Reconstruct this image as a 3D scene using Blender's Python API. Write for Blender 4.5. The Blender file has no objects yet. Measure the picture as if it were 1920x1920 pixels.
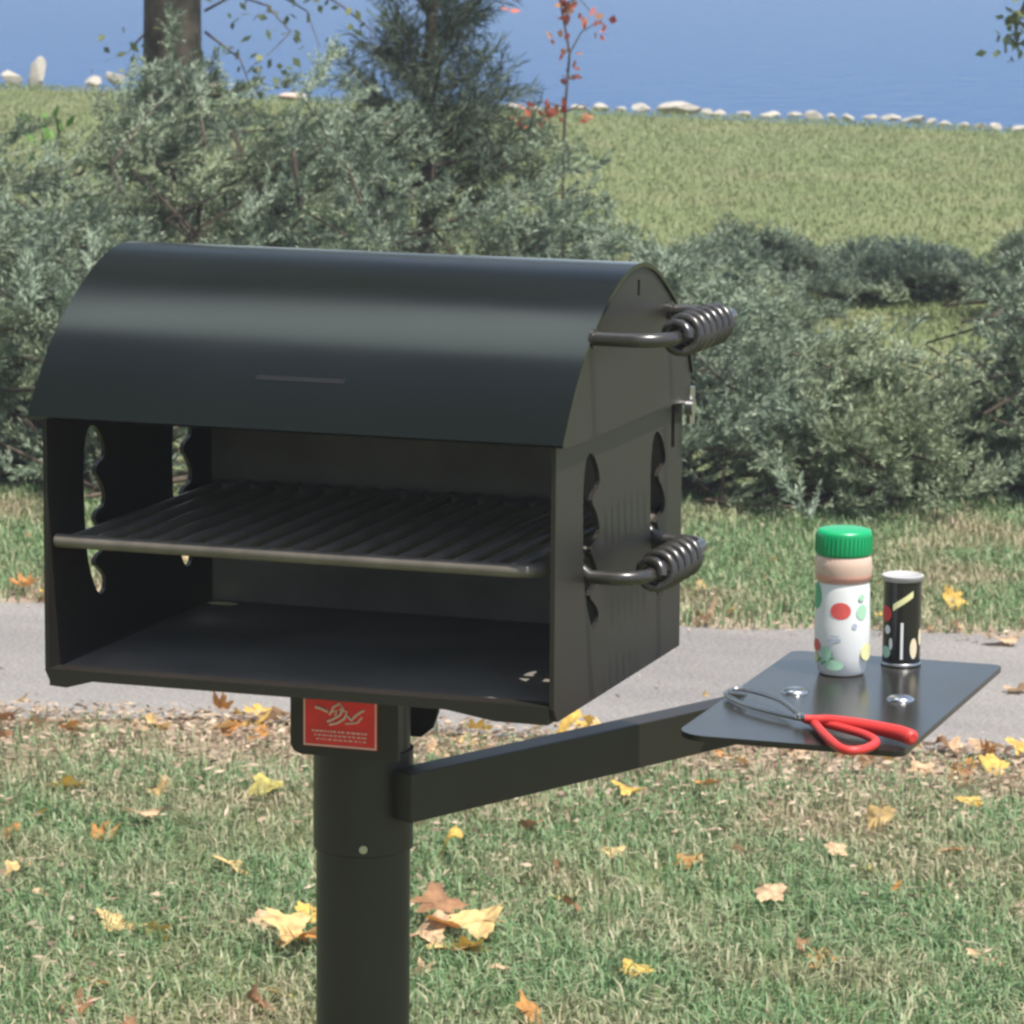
import bpy, bmesh, math, random
import numpy as np
from mathutils import Vector, Matrix
from mathutils.geometry import tessellate_polygon

HAZE = 0.0026
random.seed(7)
RNG = np.random.default_rng(11)
S = bpy.context.scene
C = S.collection
FLOOR = 0.82                      # height of the firebox floor above the lawn

# ------------------------------------------------------------------ camera
CAM = np.array([1.40714909, -3.54821859, 0.79941778 + FLOOR])
YAW, PITCH, ROLL = map(math.radians, (18.72090534, 9.2378109, 0.43387144))
FPX = 7785.77
D_ = np.array([-math.sin(YAW) * math.cos(PITCH), math.cos(YAW) * math.cos(PITCH), -math.sin(PITCH)])
R0 = np.array([math.cos(YAW), math.sin(YAW), 0.0])
U0 = np.cross(R0, D_)
R_ = R0 * math.cos(ROLL) + U0 * math.sin(ROLL)
U_ = U0 * math.cos(ROLL) - R0 * math.sin(ROLL)
FW = np.array([-math.sin(YAW), math.cos(YAW)])      # forward on the ground
RT = np.array([math.cos(YAW), math.sin(YAW)])       # right on the ground
cd = bpy.data.cameras.new('camera')
cam = bpy.data.objects.new('camera', cd)
C.objects.link(cam)
cam.matrix_world = Matrix(((R_[0], U_[0], -D_[0], CAM[0]), (R_[1], U_[1], -D_[1], CAM[1]),
                           (R_[2], U_[2], -D_[2], CAM[2]), (0, 0, 0, 1)))
cd.sensor_width = 36
cd.lens = FPX / 1920 * 36
cd.clip_end = 3000
cd.dof.use_dof = True
cd.dof.focus_distance = 4.15
cd.dof.aperture_fstop = 36
S.camera = cam


def gp(x, y, z=0.0):
    """the spot on level ground z seen in the photograph at (x, y)"""
    v = D_ + R_ * (x - 960) / FPX + U_ * (960 - y) / FPX
    t = (z - CAM[2]) / v[2]
    return CAM + v * t


def ab(a, b, z=0.0):
    p = CAM[:2] + RT * a + FW * b
    return Vector((p[0], p[1], z))


# ------------------------------------------------------------------ light
ADDED_FILL_CLOUD, ADDED_SHEEN_CLOUD = (3.4, 3.4, 3.5), (17.0, 17.6, 17.8)
SUN_EL, SUN_AZ = math.radians(69), math.radians(-25)
L = Vector((math.cos(SUN_EL) * math.cos(SUN_AZ), math.cos(SUN_EL) * math.sin(SUN_AZ), math.sin(SUN_EL)))
sl = bpy.data.lights.new('sun', 'SUN')
sl.energy = 4.2
sl.angle = math.radians(0.6)
sl.color = (1.0, 0.95, 0.87)
so = bpy.data.objects.new('sun', sl)
C.objects.link(so)
so.rotation_euler = L.to_track_quat('Z', 'Y').to_euler()
so.location = L * 30
W = bpy.data.worlds.new('World')
S.world = W
W.use_nodes = True
nt = W.node_tree
sky = nt.nodes.new('ShaderNodeTexSky')
sky.sky_type = 'NISHITA'
sky.sun_disc = False
sky.sun_elevation = SUN_EL
sky.sun_rotation = math.atan2(L.x, L.y)
bg = nt.nodes['Background']
bg.inputs['Strength'].default_value = 0.13
tc = nt.nodes.new('ShaderNodeTexCoord')


def cloud(prev, mask, col):
    mx = nt.nodes.new('ShaderNodeMix')
    mx.data_type = 'RGBA'
    nt.links.new(mask, mx.inputs['Factor'])
    nt.links.new(prev, mx.inputs[6])
    mx.inputs[7].default_value = (*col, 1)
    return mx.outputs[2]


def mrange(sock, a, b, lo=0.0, hi=1.0):
    m = nt.nodes.new('ShaderNodeMapRange')
    m.interpolation_type = 'SMOOTHSTEP'
    for k, v in zip(('From Min', 'From Max', 'To Min', 'To Max'), (a, b, lo, hi)):
        m.inputs[k].default_value = v
    nt.links.new(sock, m.inputs['Value'])
    return m.outputs[0]


nz = nt.nodes.new('ShaderNodeTexNoise')           # thin broken cloud, added to grey the blue sky for neutral fill
nz.inputs['Scale'].default_value = 2.4
nz.inputs['Detail'].default_value = 6
nt.links.new(tc.outputs['Generated'], nz.inputs['Vector'])
col = cloud(sky.outputs[0], mrange(nz.outputs['Fac'], 0.42, 0.72, 0.04, 0.55), ADDED_FILL_CLOUD)
dp = nt.nodes.new('ShaderNodeVectorMath')         # invented bright cloud overhead, placed to give the hood its sheen band
dp.operation = 'DOT_PRODUCT'
dp.inputs[1].default_value = Vector((-0.346, 0.20, 0.917)).normalized()
nt.links.new(tc.outputs['Generated'], dp.inputs[0])
ad_ = nt.nodes.new('ShaderNodeMath')
ad_.operation = 'MULTIPLY_ADD'
ad_.inputs[1].default_value = 0.06
nt.links.new(nz.outputs['Fac'], ad_.inputs[0])
nt.links.new(dp.outputs['Value'], ad_.inputs[2])
col = cloud(col, mrange(ad_.outputs[0], 1.011, 1.026, 0.0, 0.97), ADDED_SHEEN_CLOUD)
nt.links.new(col, bg.inputs['Color'])
S.view_settings.view_transform = 'Standard'
S.view_settings.look = 'None'
S.view_settings.exposure = 0.82
S.view_settings.gamma = 1.0
S.cycles.filter_width = 2.7
S.cycles.max_bounces = 6
S.cycles.use_denoising = True


# ------------------------------------------------------------------ materials
def mat(name, col, rough=0.5, spec=0.5, metallic=0.0, var=0.0, scale=20.0, bump=0.0, bscale=200.0, trans=0.0, coat=0.0):
    m = bpy.data.materials.new(name)
    m.use_nodes = True
    t = m.node_tree
    b = t.nodes['Principled BSDF']
    b.inputs['Base Color'].default_value = (*col, 1)
    b.inputs['Roughness'].default_value = rough
    b.inputs['Specular IOR Level'].default_value = spec
    b.inputs['Metallic'].default_value = metallic
    b.inputs['Coat Weight'].default_value = coat
    co = t.nodes.new('ShaderNodeTexCoord')
    if var:
        n = t.nodes.new('ShaderNodeTexNoise')
        n.inputs['Scale'].default_value = scale
        n.inputs['Detail'].default_value = 5
        t.links.new(co.outputs['Object'], n.inputs['Vector'])
        r = t.nodes.new('ShaderNodeValToRGB')
        r.color_ramp.elements[0].position = 0.3
        r.color_ramp.elements[1].position = 0.7
        r.color_ramp.elements[0].color = (*[c * (1 - var) for c in col], 1)
        r.color_ramp.elements[1].color = (*[min(1, c * (1 + var)) for c in col], 1)
        t.links.new(n.outputs['Fac'], r.inputs[0])
        t.links.new(r.outputs[0], b.inputs['Base Color'])
        mr = t.nodes.new('ShaderNodeMapRange')
        mr.inputs['To Min'].default_value = max(0.03, rough - 0.06)
        mr.inputs['To Max'].default_value = min(1, rough + 0.08)
        t.links.new(n.outputs['Fac'], mr.inputs['Value'])
        t.links.new(mr.outputs[0], b.inputs['Roughness'])
    if bump:
        n2 = t.nodes.new('ShaderNodeTexNoise')
        n2.inputs['Scale'].default_value = bscale
        n2.inputs['Detail'].default_value = 3
        t.links.new(co.outputs['Object'], n2.inputs['Vector'])
        bp = t.nodes.new('ShaderNodeBump')
        bp.inputs['Strength'].default_value = bump
        bp.inputs['Distance'].default_value = 0.002
        t.links.new(n2.outputs['Fac'], bp.inputs['Height'])
        t.links.new(bp.outputs[0], b.inputs['Normal'])
    return m


def foliage(name, cols, rough=0.55, sub=0.25, spec=0.3, patch=None, pscale=2.0):
    """leaf material: each blade, needle or leaf takes its own tone from the list"""
    m = bpy.data.materials.new(name)
    m.use_nodes = True
    t = m.node_tree
    b = t.nodes['Principled BSDF']
    g = t.nodes.new('ShaderNodeNewGeometry')
    r = t.nodes.new('ShaderNodeValToRGB')
    r.color_ramp.interpolation = 'LINEAR'
    while len(r.color_ramp.elements) < len(cols):
        r.color_ramp.elements.new(0.5)
    for i, c in enumerate(cols):
        r.color_ramp.elements[i].position = i / (len(cols) - 1)
        r.color_ramp.elements[i].color = (*c, 1)
    t.links.new(g.outputs['Random Per Island'], r.inputs[0])
    out = r.outputs[0]
    if patch:
        n = t.nodes.new('ShaderNodeTexNoise')
        n.inputs['Scale'].default_value = pscale
        n.inputs['Detail'].default_value = 4
        t.links.new(g.outputs['Position'], n.inputs['Vector'])
        mr = t.nodes.new('ShaderNodeMapRange')
        mr.inputs['From Min'].default_value = 0.47
        mr.inputs['From Max'].default_value = 0.70
        t.links.new(n.outputs['Fac'], mr.inputs['Value'])
        r2 = t.nodes.new('ShaderNodeValToRGB')
        while len(r2.color_ramp.elements) < len(patch):
            r2.color_ramp.elements.new(0.5)
        for i, c in enumerate(patch):
            r2.color_ramp.elements[i].position = i / (len(patch) - 1)
            r2.color_ramp.elements[i].color = (*c, 1)
        t.links.new(g.outputs['Random Per Island'], r2.inputs[0])
        mx = t.nodes.new('ShaderNodeMix')
        mx.data_type = 'RGBA'
        t.links.new(mr.outputs[0], mx.inputs['Factor'])
        t.links.new(out, mx.inputs[6])
        t.links.new(r2.outputs[0], mx.inputs[7])
        out = mx.outputs[2]
    t.links.new(out, b.inputs['Base Color'])
    b.inputs['Roughness'].default_value = rough
    b.inputs['Specular IOR Level'].default_value = spec
    tr = t.nodes.new('ShaderNodeBsdfTranslucent')
    t.links.new(out, tr.inputs['Color'])
    ms = t.nodes.new('ShaderNodeMixShader')
    ms.inputs[0].default_value = sub
    t.links.new(b.outputs[0], ms.inputs[1])
    t.links.new(tr.outputs[0], ms.inputs[2])
    t.links.new(ms.outputs[0], t.nodes['Material Output'].inputs['Surface'])
    return m


BLACK = mat('black_powder_coat', (0.0185, 0.0155, 0.0125), 0.42, 0.4, var=0.18, scale=9, bump=0.06, bscale=900)
PAINTED_FILL = mat('black_steel_painted_fill', (0.150, 0.138, 0.120), 0.62, 0.4, var=0.35, scale=7, bump=0.15, bscale=120)  # black interior painted lighter, standing in for light on back and floor
HOODM = mat('black_gloss_enamel', (0.0065, 0.0078, 0.0068), 0.17, 0.27, var=0.10, scale=6)
ROD = mat('black_steel_rod', (0.030, 0.027, 0.023), 0.27, 0.6, var=0.2, scale=30)
HOODM.node_tree.nodes['Principled BSDF'].inputs['Specular Tint'].default_value = (0.80, 1.0, 0.97, 1)
CHROME = mat('bright_steel', (0.55, 0.54, 0.52), 0.22, 0.5, metallic=1.0)
DULLSTEEL = mat('dull_steel_wire', (0.42, 0.41, 0.40), 0.30, 0.5, metallic=1.0)
REDP = mat('red_vinyl_grip', (0.55, 0.035, 0.030), 0.5, 0.5)
REDSIGN = mat('red_sign_enamel', (0.74, 0.030, 0.030), 0.45, 0.4, var=0.12, scale=60)
SIGNW = mat('pale_sign_ink', (0.72, 0.50, 0.44), 0.55, 0.3)
SCUFF = mat('faint_embossed_mark', (0.012, 0.012, 0.011), 0.28, 0.4)
GREENP = mat('green_plastic', (0.0, 0.30, 0.10), 0.35, 0.5)
WHITEP = mat('white_label_paper', (0.80, 0.80, 0.78), 0.45, 0.4)
CREAM = mat('cream_cheese_plastic', (0.66, 0.47, 0.37), 0.30, 0.5)
PINK = mat('coral_plastic_ring', (0.70, 0.36, 0.28), 0.35, 0.5)
RINK = mat('red_ink', (0.62, 0.05, 0.05), 0.5, 0.3)
GINK = mat('pale_green_ink', (0.42, 0.68, 0.48), 0.5, 0.3)
DGINK = mat('green_ink', (0.10, 0.42, 0.20), 0.5, 0.3)
YINK = mat('pale_yellow_ink', (0.78, 0.74, 0.38), 0.5, 0.3)
BLUEINK = mat('grey_blue_ink', (0.45, 0.50, 0.62), 0.5, 0.3)
CANB = mat('black_can_print', (0.012, 0.011, 0.012), 0.18, 0.6)
BARK = mat('grey_brown_bark', (0.085, 0.072, 0.055), 0.9, 0.2, var=0.45, scale=14, bump=1.0, bscale=45)
TWIG = mat('brown_twig', (0.095, 0.072, 0.055), 0.85, 0.2, var=0.3, scale=30)
ROCKM = mat('pale_shore_stone', (0.40, 0.365, 0.31), 0.9, 0.2, var=0.30, scale=9, bump=0.8, bscale=30)
ROCKP = mat('pinkish_shore_stone', (0.56, 0.42, 0.33), 0.85, 0.2, var=0.30, scale=9, bump=0.8, bscale=30)
JUN = foliage('juniper_needles', [(0.097, 0.139, 0.089), (0.167, 0.222, 0.150), (0.240, 0.299, 0.212), (0.349, 0.390, 0.297)], 0.6, 0.10, 0.25,
              patch=[(0.116, 0.153, 0.070), (0.197, 0.242, 0.123), (0.279, 0.323, 0.181), (0.386, 0.414, 0.251)], pscale=1.6)
JUND = foliage('dark_pine_needles', [(0.035, 0.055, 0.034), (0.075, 0.10, 0.07), (0.11, 0.14, 0.09)], 0.6, 0.12, 0.25)
REDL = foliage('red_leaves', [(0.38, 0.07, 0.045), (0.55, 0.16, 0.10), (0.45, 0.24, 0.13)], 0.5, 0.3)
GRL = foliage('green_tree_leaves', [(0.06, 0.09, 0.04), (0.12, 0.16, 0.06), (0.24, 0.25, 0.08)], 0.5, 0.3)
WEED = foliage('bright_weed_leaves', [(0.12, 0.26, 0.05), (0.22, 0.38, 0.10)], 0.5, 0.3)
GRASS = foliage('grass_blades', [(0.078, 0.157, 0.056), (0.123, 0.224, 0.090), (0.168, 0.274, 0.118), (0.213, 0.297, 0.146), (0.269, 0.336, 0.179), (0.493, 0.426, 0.280)], 0.5, 0.25, 0.3,
                patch=[(0.179, 0.190, 0.095), (0.314, 0.269, 0.157), (0.448, 0.358, 0.235), (0.538, 0.437, 0.314)], pscale=2.3)
FARGRASS = foliage('lawn_blades', [(0.175, 0.225, 0.085), (0.195, 0.245, 0.095), (0.225, 0.265, 0.112), (0.265, 0.285, 0.14)], 0.5, 0.25, 0.3,
                   patch=[(0.19, 0.225, 0.09), (0.25, 0.265, 0.12), (0.30, 0.275, 0.15)], pscale=0.6)
LITTER = foliage('dry_litter', [(0.20, 0.14, 0.095), (0.33, 0.24, 0.165), (0.45, 0.34, 0.235), (0.55, 0.44, 0.32), (0.40, 0.27, 0.19)], 0.7, 0.15)
LEAFC = {
    'yellow': (0.62, 0.40, 0.09), 'cream': (0.66, 0.45, 0.19), 'orange': (0.50, 0.235, 0.065),
    'tan': (0.56, 0.375, 0.22), 'brown': (0.30, 0.155, 0.075), 'olive': (0.42, 0.36, 0.10)}


def leafmat(c):
    col = LEAFC[c]
    m = mat(c + '_dead_leaf', col, 0.55, 0.35, var=0.45, scale=3.5, bump=0.4, bscale=90)
    t = m.node_tree
    b = t.nodes['Principled BSDF']
    tr = t.nodes.new('ShaderNodeBsdfTranslucent')
    tr.inputs[0].default_value = (*col, 1)
    ms = t.nodes.new('ShaderNodeMixShader')
    ms.inputs[0].default_value = 0.25
    t.links.new(b.outputs[0], ms.inputs[1])
    t.links.new(tr.outputs[0], ms.inputs[2])
    t.links.new(ms.outputs[0], t.nodes['Material Output'].inputs['Surface'])
    return m


LEAFM = {k: leafmat(k) for k in LEAFC}


# ------------------------------------------------------------------ mesh helpers
def link(name, me, material, parent=None, smooth=None):
    o = bpy.data.objects.new(name, me)
    C.objects.link(o)
    if material is not None:
        me.materials.append(material)
    if parent:
        o.parent = parent
    if smooth is not None:
        me.polygons.foreach_set('use_smooth', [smooth] * len(me.polygons))
    return o


def tag(o, label=None, cat=None, group=None, kind=None):
    if label:
        o['label'] = label
    if cat:
        o['category'] = cat
    if group:
        o['group'] = group
    if kind:
        o['kind'] = kind
    return o


def empty(name, loc, label, cat, group=None):
    o = bpy.data.objects.new(name, None)
    C.objects.link(o)
    o.location = loc
    o.empty_display_size = 0.05
    return tag(o, label, cat, group)


class MB:
    """collects shapes for one mesh"""
    def __init__(self):
        self.v, self.f, self.sm = [], [], []

    def add(self, vs, fs, smooth=False):
        n = len(self.v)
        self.v += [tuple(p) for p in vs]
        self.f += [tuple(i + n for i in f) for f in fs]
        self.sm += [smooth] * len(fs)
        return self

    def box(self, x0, x1, y0, y1, z0, z1):
        vs = [(x, y, z) for x in (x0, x1) for y in (y0, y1) for z in (z0, z1)]
        return self.add(vs, [(0, 1, 3, 2), (4, 6, 7, 5), (0, 4, 5, 1), (2, 3, 7, 6), (0, 2, 6, 4), (1, 5, 7, 3)])

    def prism(self, loops, axis, a0, a1):
        """2-D outline with holes pushed along an axis. axis 'x': loops are (y,z); 'y': (x,z); 'z': (x,y)"""
        def P(p, a):
            return {'x': (a, p[0], p[1]), 'y': (p[0], a, p[1]), 'z': (p[0], p[1], a)}[axis]
        flat = [p for l in loops for p in l]
        tris = tessellate_polygon([[Vector((p[0], p[1], 0)) for p in l] for l in loops])
        n = len(flat)
        vs = [P(p, a0) for p in flat] + [P(p, a1) for p in flat]
        fs = [tuple(t) for t in tris] + [tuple(i + n for i in reversed(t)) for t in tris]
        k = 0
        for l in loops:
            m = len(l)
            for i in range(m):
                j = (i + 1) % m
                fs.append((k + i, k + j, k + j + n, k + i + n))
            k += m
        return self.add(vs, fs)

    def tube(self, pts, r, seg=10, caps=True, closed=False):
        pts = [Vector(p) for p in pts]
        n = len(pts)
        rr = r if isinstance(r, (list, tuple)) else [r] * n
        vs, fs = [], []
        prev = None
        for i, p in enumerate(pts):
            if closed:
                t = (pts[(i + 1) % n] - pts[i - 1]).normalized()
            else:
                t = (pts[min(i + 1, n - 1)] - pts[max(i - 1, 0)]).normalized()
            if prev is None:
                prev = t.orthogonal().normalized()
            u = (prev - t * prev.dot(t)).normalized()
            prev = u
            w = t.cross(u)
            for k in range(seg):
                a = 2 * math.pi * k / seg
                vs.append(p + (u * math.cos(a) + w * math.sin(a)) * rr[i])
        m = n if closed else n - 1
        for i in range(m):
            for k in range(seg):
                a, b = i * seg + k, i * seg + (k + 1) % seg
                c, d = ((i + 1) % n) * seg + (k + 1) % seg, ((i + 1) % n) * seg + k
                fs.append((a, b, c, d))
        self.add(vs, fs, True)
        if caps and not closed:
            self.add(vs[:seg], [tuple(range(seg))])
            self.add(vs[-seg:], [tuple(range(seg))])
        return self

    def lathe(self, prof, seg=40, c=(0, 0, 0), smooth=True, caps=True):
        """profile of (radius, z) turned about z; sharp profile corners are given as doubled points"""
        vs, fs = [], []
        for r, z in prof:
            for k in range(seg):
                a = 2 * math.pi * k / seg
                vs.append((c[0] + r * math.cos(a), c[1] + r * math.sin(a), c[2] + z))
        for i in range(len(prof) - 1):
            if prof[i] == prof[i + 1]:
                continue
            for k in range(seg):
                a, b = i * seg + k, i * seg + (k + 1) % seg
                fs.append((a, b, b + seg, a + seg))
        self.add(vs, fs, smooth)
        if caps and prof[0][0] > 1e-5:
            self.add(vs[:seg], [tuple(range(seg))])
        if caps and prof[-1][0] > 1e-5:
            self.add(vs[-seg:], [tuple(range(seg))])
        return self

    def build(self, name, material, parent=None, off=(0, 0, 0), bevel=0.0):
        me = bpy.data.meshes.new(name)
        me.from_pydata([(x - off[0], y - off[1], z - off[2]) for x, y, z in self.v], [], self.f)
        me.polygons.foreach_set('use_smooth', self.sm)
        bm = bmesh.new()
        bm.from_mesh(me)
        bmesh.ops.recalc_face_normals(bm, faces=bm.faces)
        if bevel:
            es = [e for e in bm.edges if len(e.link_faces) == 2 and e.calc_face_angle(0) > 0.6]
            bmesh.ops.bevel(bm, geom=es, offset=bevel, segments=2, affect='EDGES', profile=0.5, clamp_overlap=True)
        bm.to_mesh(me)
        bm.free()
        me.update()
        return link(name, me, material, parent)


def arrays(name, V, F, material, parent=None, smooth=False):
    """a mesh from numpy vertex and same-sided face arrays"""
    me = bpy.data.meshes.new(name)
    n, k = F.shape
    me.vertices.add(len(V))
    me.vertices.foreach_set('co', np.ascontiguousarray(V, np.float32).ravel())
    me.loops.add(n * k)
    me.loops.foreach_set('vertex_index', np.ascontiguousarray(F, np.int32).ravel())
    me.polygons.add(n)
    me.polygons.foreach_set('loop_start', np.arange(0, n * k, k, dtype=np.int32))
    me.update(calc_edges=True)
    me.validate()
    return link(name, me, material, parent, smooth)


def unit(v):
    return v / np.maximum(np.linalg.norm(v, axis=-1, keepdims=True), 1e-9)


def needles(base, dirs, length, width, rng, fold=0.0):
    """diamond leaflets: base point, direction, per-leaf length and width"""
    n = len(base)
    d = unit(dirs)
    side = unit(np.cross(d, rng.normal(size=(n, 3))))
    ln = np.broadcast_to(np.asarray(length, float), (n,))[:, None]
    wd = np.broadcast_to(np.asarray(width, float), (n,))[:, None]
    mid = base + d * ln * 0.45
    V = np.stack([base, mid + side * wd * 0.5, base + d * ln, mid - side * wd * 0.5], 1).reshape(-1, 3)
    F = np.arange(4 * n).reshape(-1, 4)
    return V, F


def copy_tree(o, parent=None):
    c = o.copy()
    C.objects.link(c)
    if parent:
        c.parent = parent
    for ch in list(o.children):
        copy_tree(ch, c)
    return c


# ------------------------------------------------------------------ ground, lake, path
SH0 = gp(0, 162)[:2]
SH1 = gp(1920, 246)[:2]
sd = unit(SH1 - SH0)
sn = np.array([-sd[1], sd[0]])                  # towards the water


def shore(p):
    return (p - SH0) @ sn


PA = gp(0, 1135)[:2]; PB = gp(1920, 1203)[:2]
PC = gp(0, 1340)[:2]; PD = gp(1920, 1435)[:2]
pdir = unit((PB - PA) * 0.5 + (PD - PC) * 0.5)
pn = np.array([-pdir[1], pdir[0]])
far0, near0 = ((PA + PB) / 2) @ pn, ((PC + PD) / 2) @ pn
pa = ((PA + PB) / 2) @ pdir


def path_far(s):
    return far0 + 0.04 * np.sin(s * 2.1 + 1) + 0.022 * np.sin(s * 7.3) + 0.012 * np.sin(s * 19)


def path_near(s):
    return near0 + 0.04 * np.sin(s * 1.7 + 2) + 0.026 * np.sin(s * 6.1 + 1) + 0.014 * np.sin(s * 17)


def on_path(p, grow=0.0):
    s, q = p @ pdir, p @ pn
    return (q < path_far(s) + grow) & (q > path_near(s) - grow)


def ground_mesh():
    u = np.sinh(np.linspace(-5.6, 5.6, 150)) * 3.0
    w = np.sinh(np.linspace(-4.8, 5.9, 190)) * 3.0
    g = np.array([[SH0 + sd * a + sn * b for a in u] for b in w]).reshape(-1, 2)
    s = shore(g)
    z = np.where(s > 0, -np.minimum(1.6, s * 0.55), 0.0)
    nv = len(u)
    F = [(j * nv + i, j * nv + i + 1, (j + 1) * nv + i + 1, (j + 1) * nv + i) for j in range(len(w) - 1) for i in range(nv - 1)]
    return np.c_[g, z], np.array(F)


def earth_material():
    m = bpy.data.materials.new('turf_soil')
    m.use_nodes = True
    t = m.node_tree
    b = t.nodes['Principled BSDF']
    b.inputs['Roughness'].default_value = 0.95
    b.inputs['Specular IOR Level'].default_value = 0.1
    g = t.nodes.new('ShaderNodeNewGeometry')
    ramps = []
    for sc, cols in ((55.0, [(0.065, 0.080, 0.038), (0.12, 0.135, 0.065), (0.20, 0.18, 0.105)]), (1.1, [(0.125, 0.160, 0.060), (0.17, 0.20, 0.08), (0.24, 0.21, 0.115)])):
        n = t.nodes.new('ShaderNodeTexNoise')
        n.inputs['Scale'].default_value = sc
        n.inputs['Detail'].default_value = 6
        t.links.new(g.outputs['Position'], n.inputs['Vector'])
        r = t.nodes.new('ShaderNodeValToRGB')
        r.color_ramp.elements.new(0.5)
        for e, c, p in zip(r.color_ramp.elements, cols, (0.32, 0.5, 0.7)):
            e.position = p
            e.color = (*c, 1)
        t.links.new(n.outputs['Fac'], r.inputs[0])
        ramps.append(r)
    mx = t.nodes.new('ShaderNodeMix')
    mx.data_type = 'RGBA'
    mx.inputs['Factor'].default_value = 0.5
    t.links.new(ramps[0].outputs[0], mx.inputs[6])
    t.links.new(ramps[1].outputs[0], mx.inputs[7])
    # worn, dry verges along both sides of the footpath
    dt = t.nodes.new('ShaderNodeVectorMath')
    dt.operation = 'DOT_PRODUCT'
    dt.inputs[1].default_value = (pn[0], pn[1], 0)
    t.links.new(g.outputs['Position'], dt.inputs[0])
    sb = t.nodes.new('ShaderNodeMath')
    sb.operation = 'SUBTRACT'
    sb.inputs[1].default_value = (near0 + far0) / 2
    t.links.new(dt.outputs['Value'], sb.inputs[0])
    ab_ = t.nodes.new('ShaderNodeMath')
    ab_.operation = 'ABSOLUTE'
    t.links.new(sb.outputs[0], ab_.inputs[0])
    hw = (far0 - near0) / 2
    mr = t.nodes.new('ShaderNodeMapRange')
    mr.inputs['From Min'].default_value = hw + 0.62
    mr.inputs['From Max'].default_value = hw + 0.12
    t.links.new(ab_.outputs[0], mr.inputs['Value'])
    r3 = t.nodes.new('ShaderNodeValToRGB')
    r3.color_ramp.elements[0].position = 0.3
    r3.color_ramp.elements[0].color = (0.22, 0.17, 0.125, 1)
    r3.color_ramp.elements[1].position = 0.7
    r3.color_ramp.elements[1].color = (0.38, 0.295, 0.23, 1)
    t.links.new(ramps[0].inputs[0].links[0].from_socket, r3.inputs[0])
    m3 = t.nodes.new('ShaderNodeMix')
    m3.data_type = 'RGBA'
    t.links.new(mr.outputs[0], m3.inputs['Factor'])
    t.links.new(mx.outputs[2], m3.inputs[6])
    t.links.new(r3.outputs[0], m3.inputs[7])
    t.links.new(m3.outputs[2], b.inputs['Base Color'])
    return m


V, F = ground_mesh()
ground = arrays('ground', V, F, earth_material(), smooth=True)
tag(ground, 'grassy park ground running from the grill down to the lake', 'ground', kind='structure')

wm = bpy.data.materials.new('lake_water')
wm.use_nodes = True
t = wm.node_tree
b = t.nodes['Principled BSDF']
b.inputs['Base Color'].default_value = (0.010, 0.060, 0.165, 1)
b.inputs['Roughness'].default_value = 0.22
b.inputs['IOR'].default_value = 1.33
b.inputs['Specular IOR Level'].default_value = 0.02
g = t.nodes.new('ShaderNodeNewGeometry')
mp = t.nodes.new('ShaderNodeMapping')
mp.inputs['Scale'].default_value = (1.0, 1.0, 1.0)
t.links.new(g.outputs['Position'], mp.inputs['Vector'])
n1 = t.nodes.new('ShaderNodeTexNoise')
n1.inputs['Scale'].default_value = 5.0
n1.inputs['Detail'].default_value = 6
t.links.new(mp.outputs[0], n1.inputs['Vector'])
bp = t.nodes.new('ShaderNodeBump')
bp.inputs['Strength'].default_value = 1.0
bp.inputs['Distance'].default_value = 0.05
t.links.new(n1.outputs['Fac'], bp.inputs['Height'])
t.links.new(bp.outputs[0], b.inputs['Normal'])
c0 = SH0 + sd * 10 - sn * 1.0
mb = MB()
q = [c0 - sd * 900 + sn * 1.2, c0 + sd * 900 + sn * 1.2, c0 + sd * 900 + sn * 1800, c0 - sd * 900 + sn * 1800]
mb.add([(p[0], p[1], -0.35) for p in q], [(0, 1, 2, 3)])
tag(mb.build('water', wm), 'calm blue lake beyond the lawn', 'lake', kind='structure')


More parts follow.
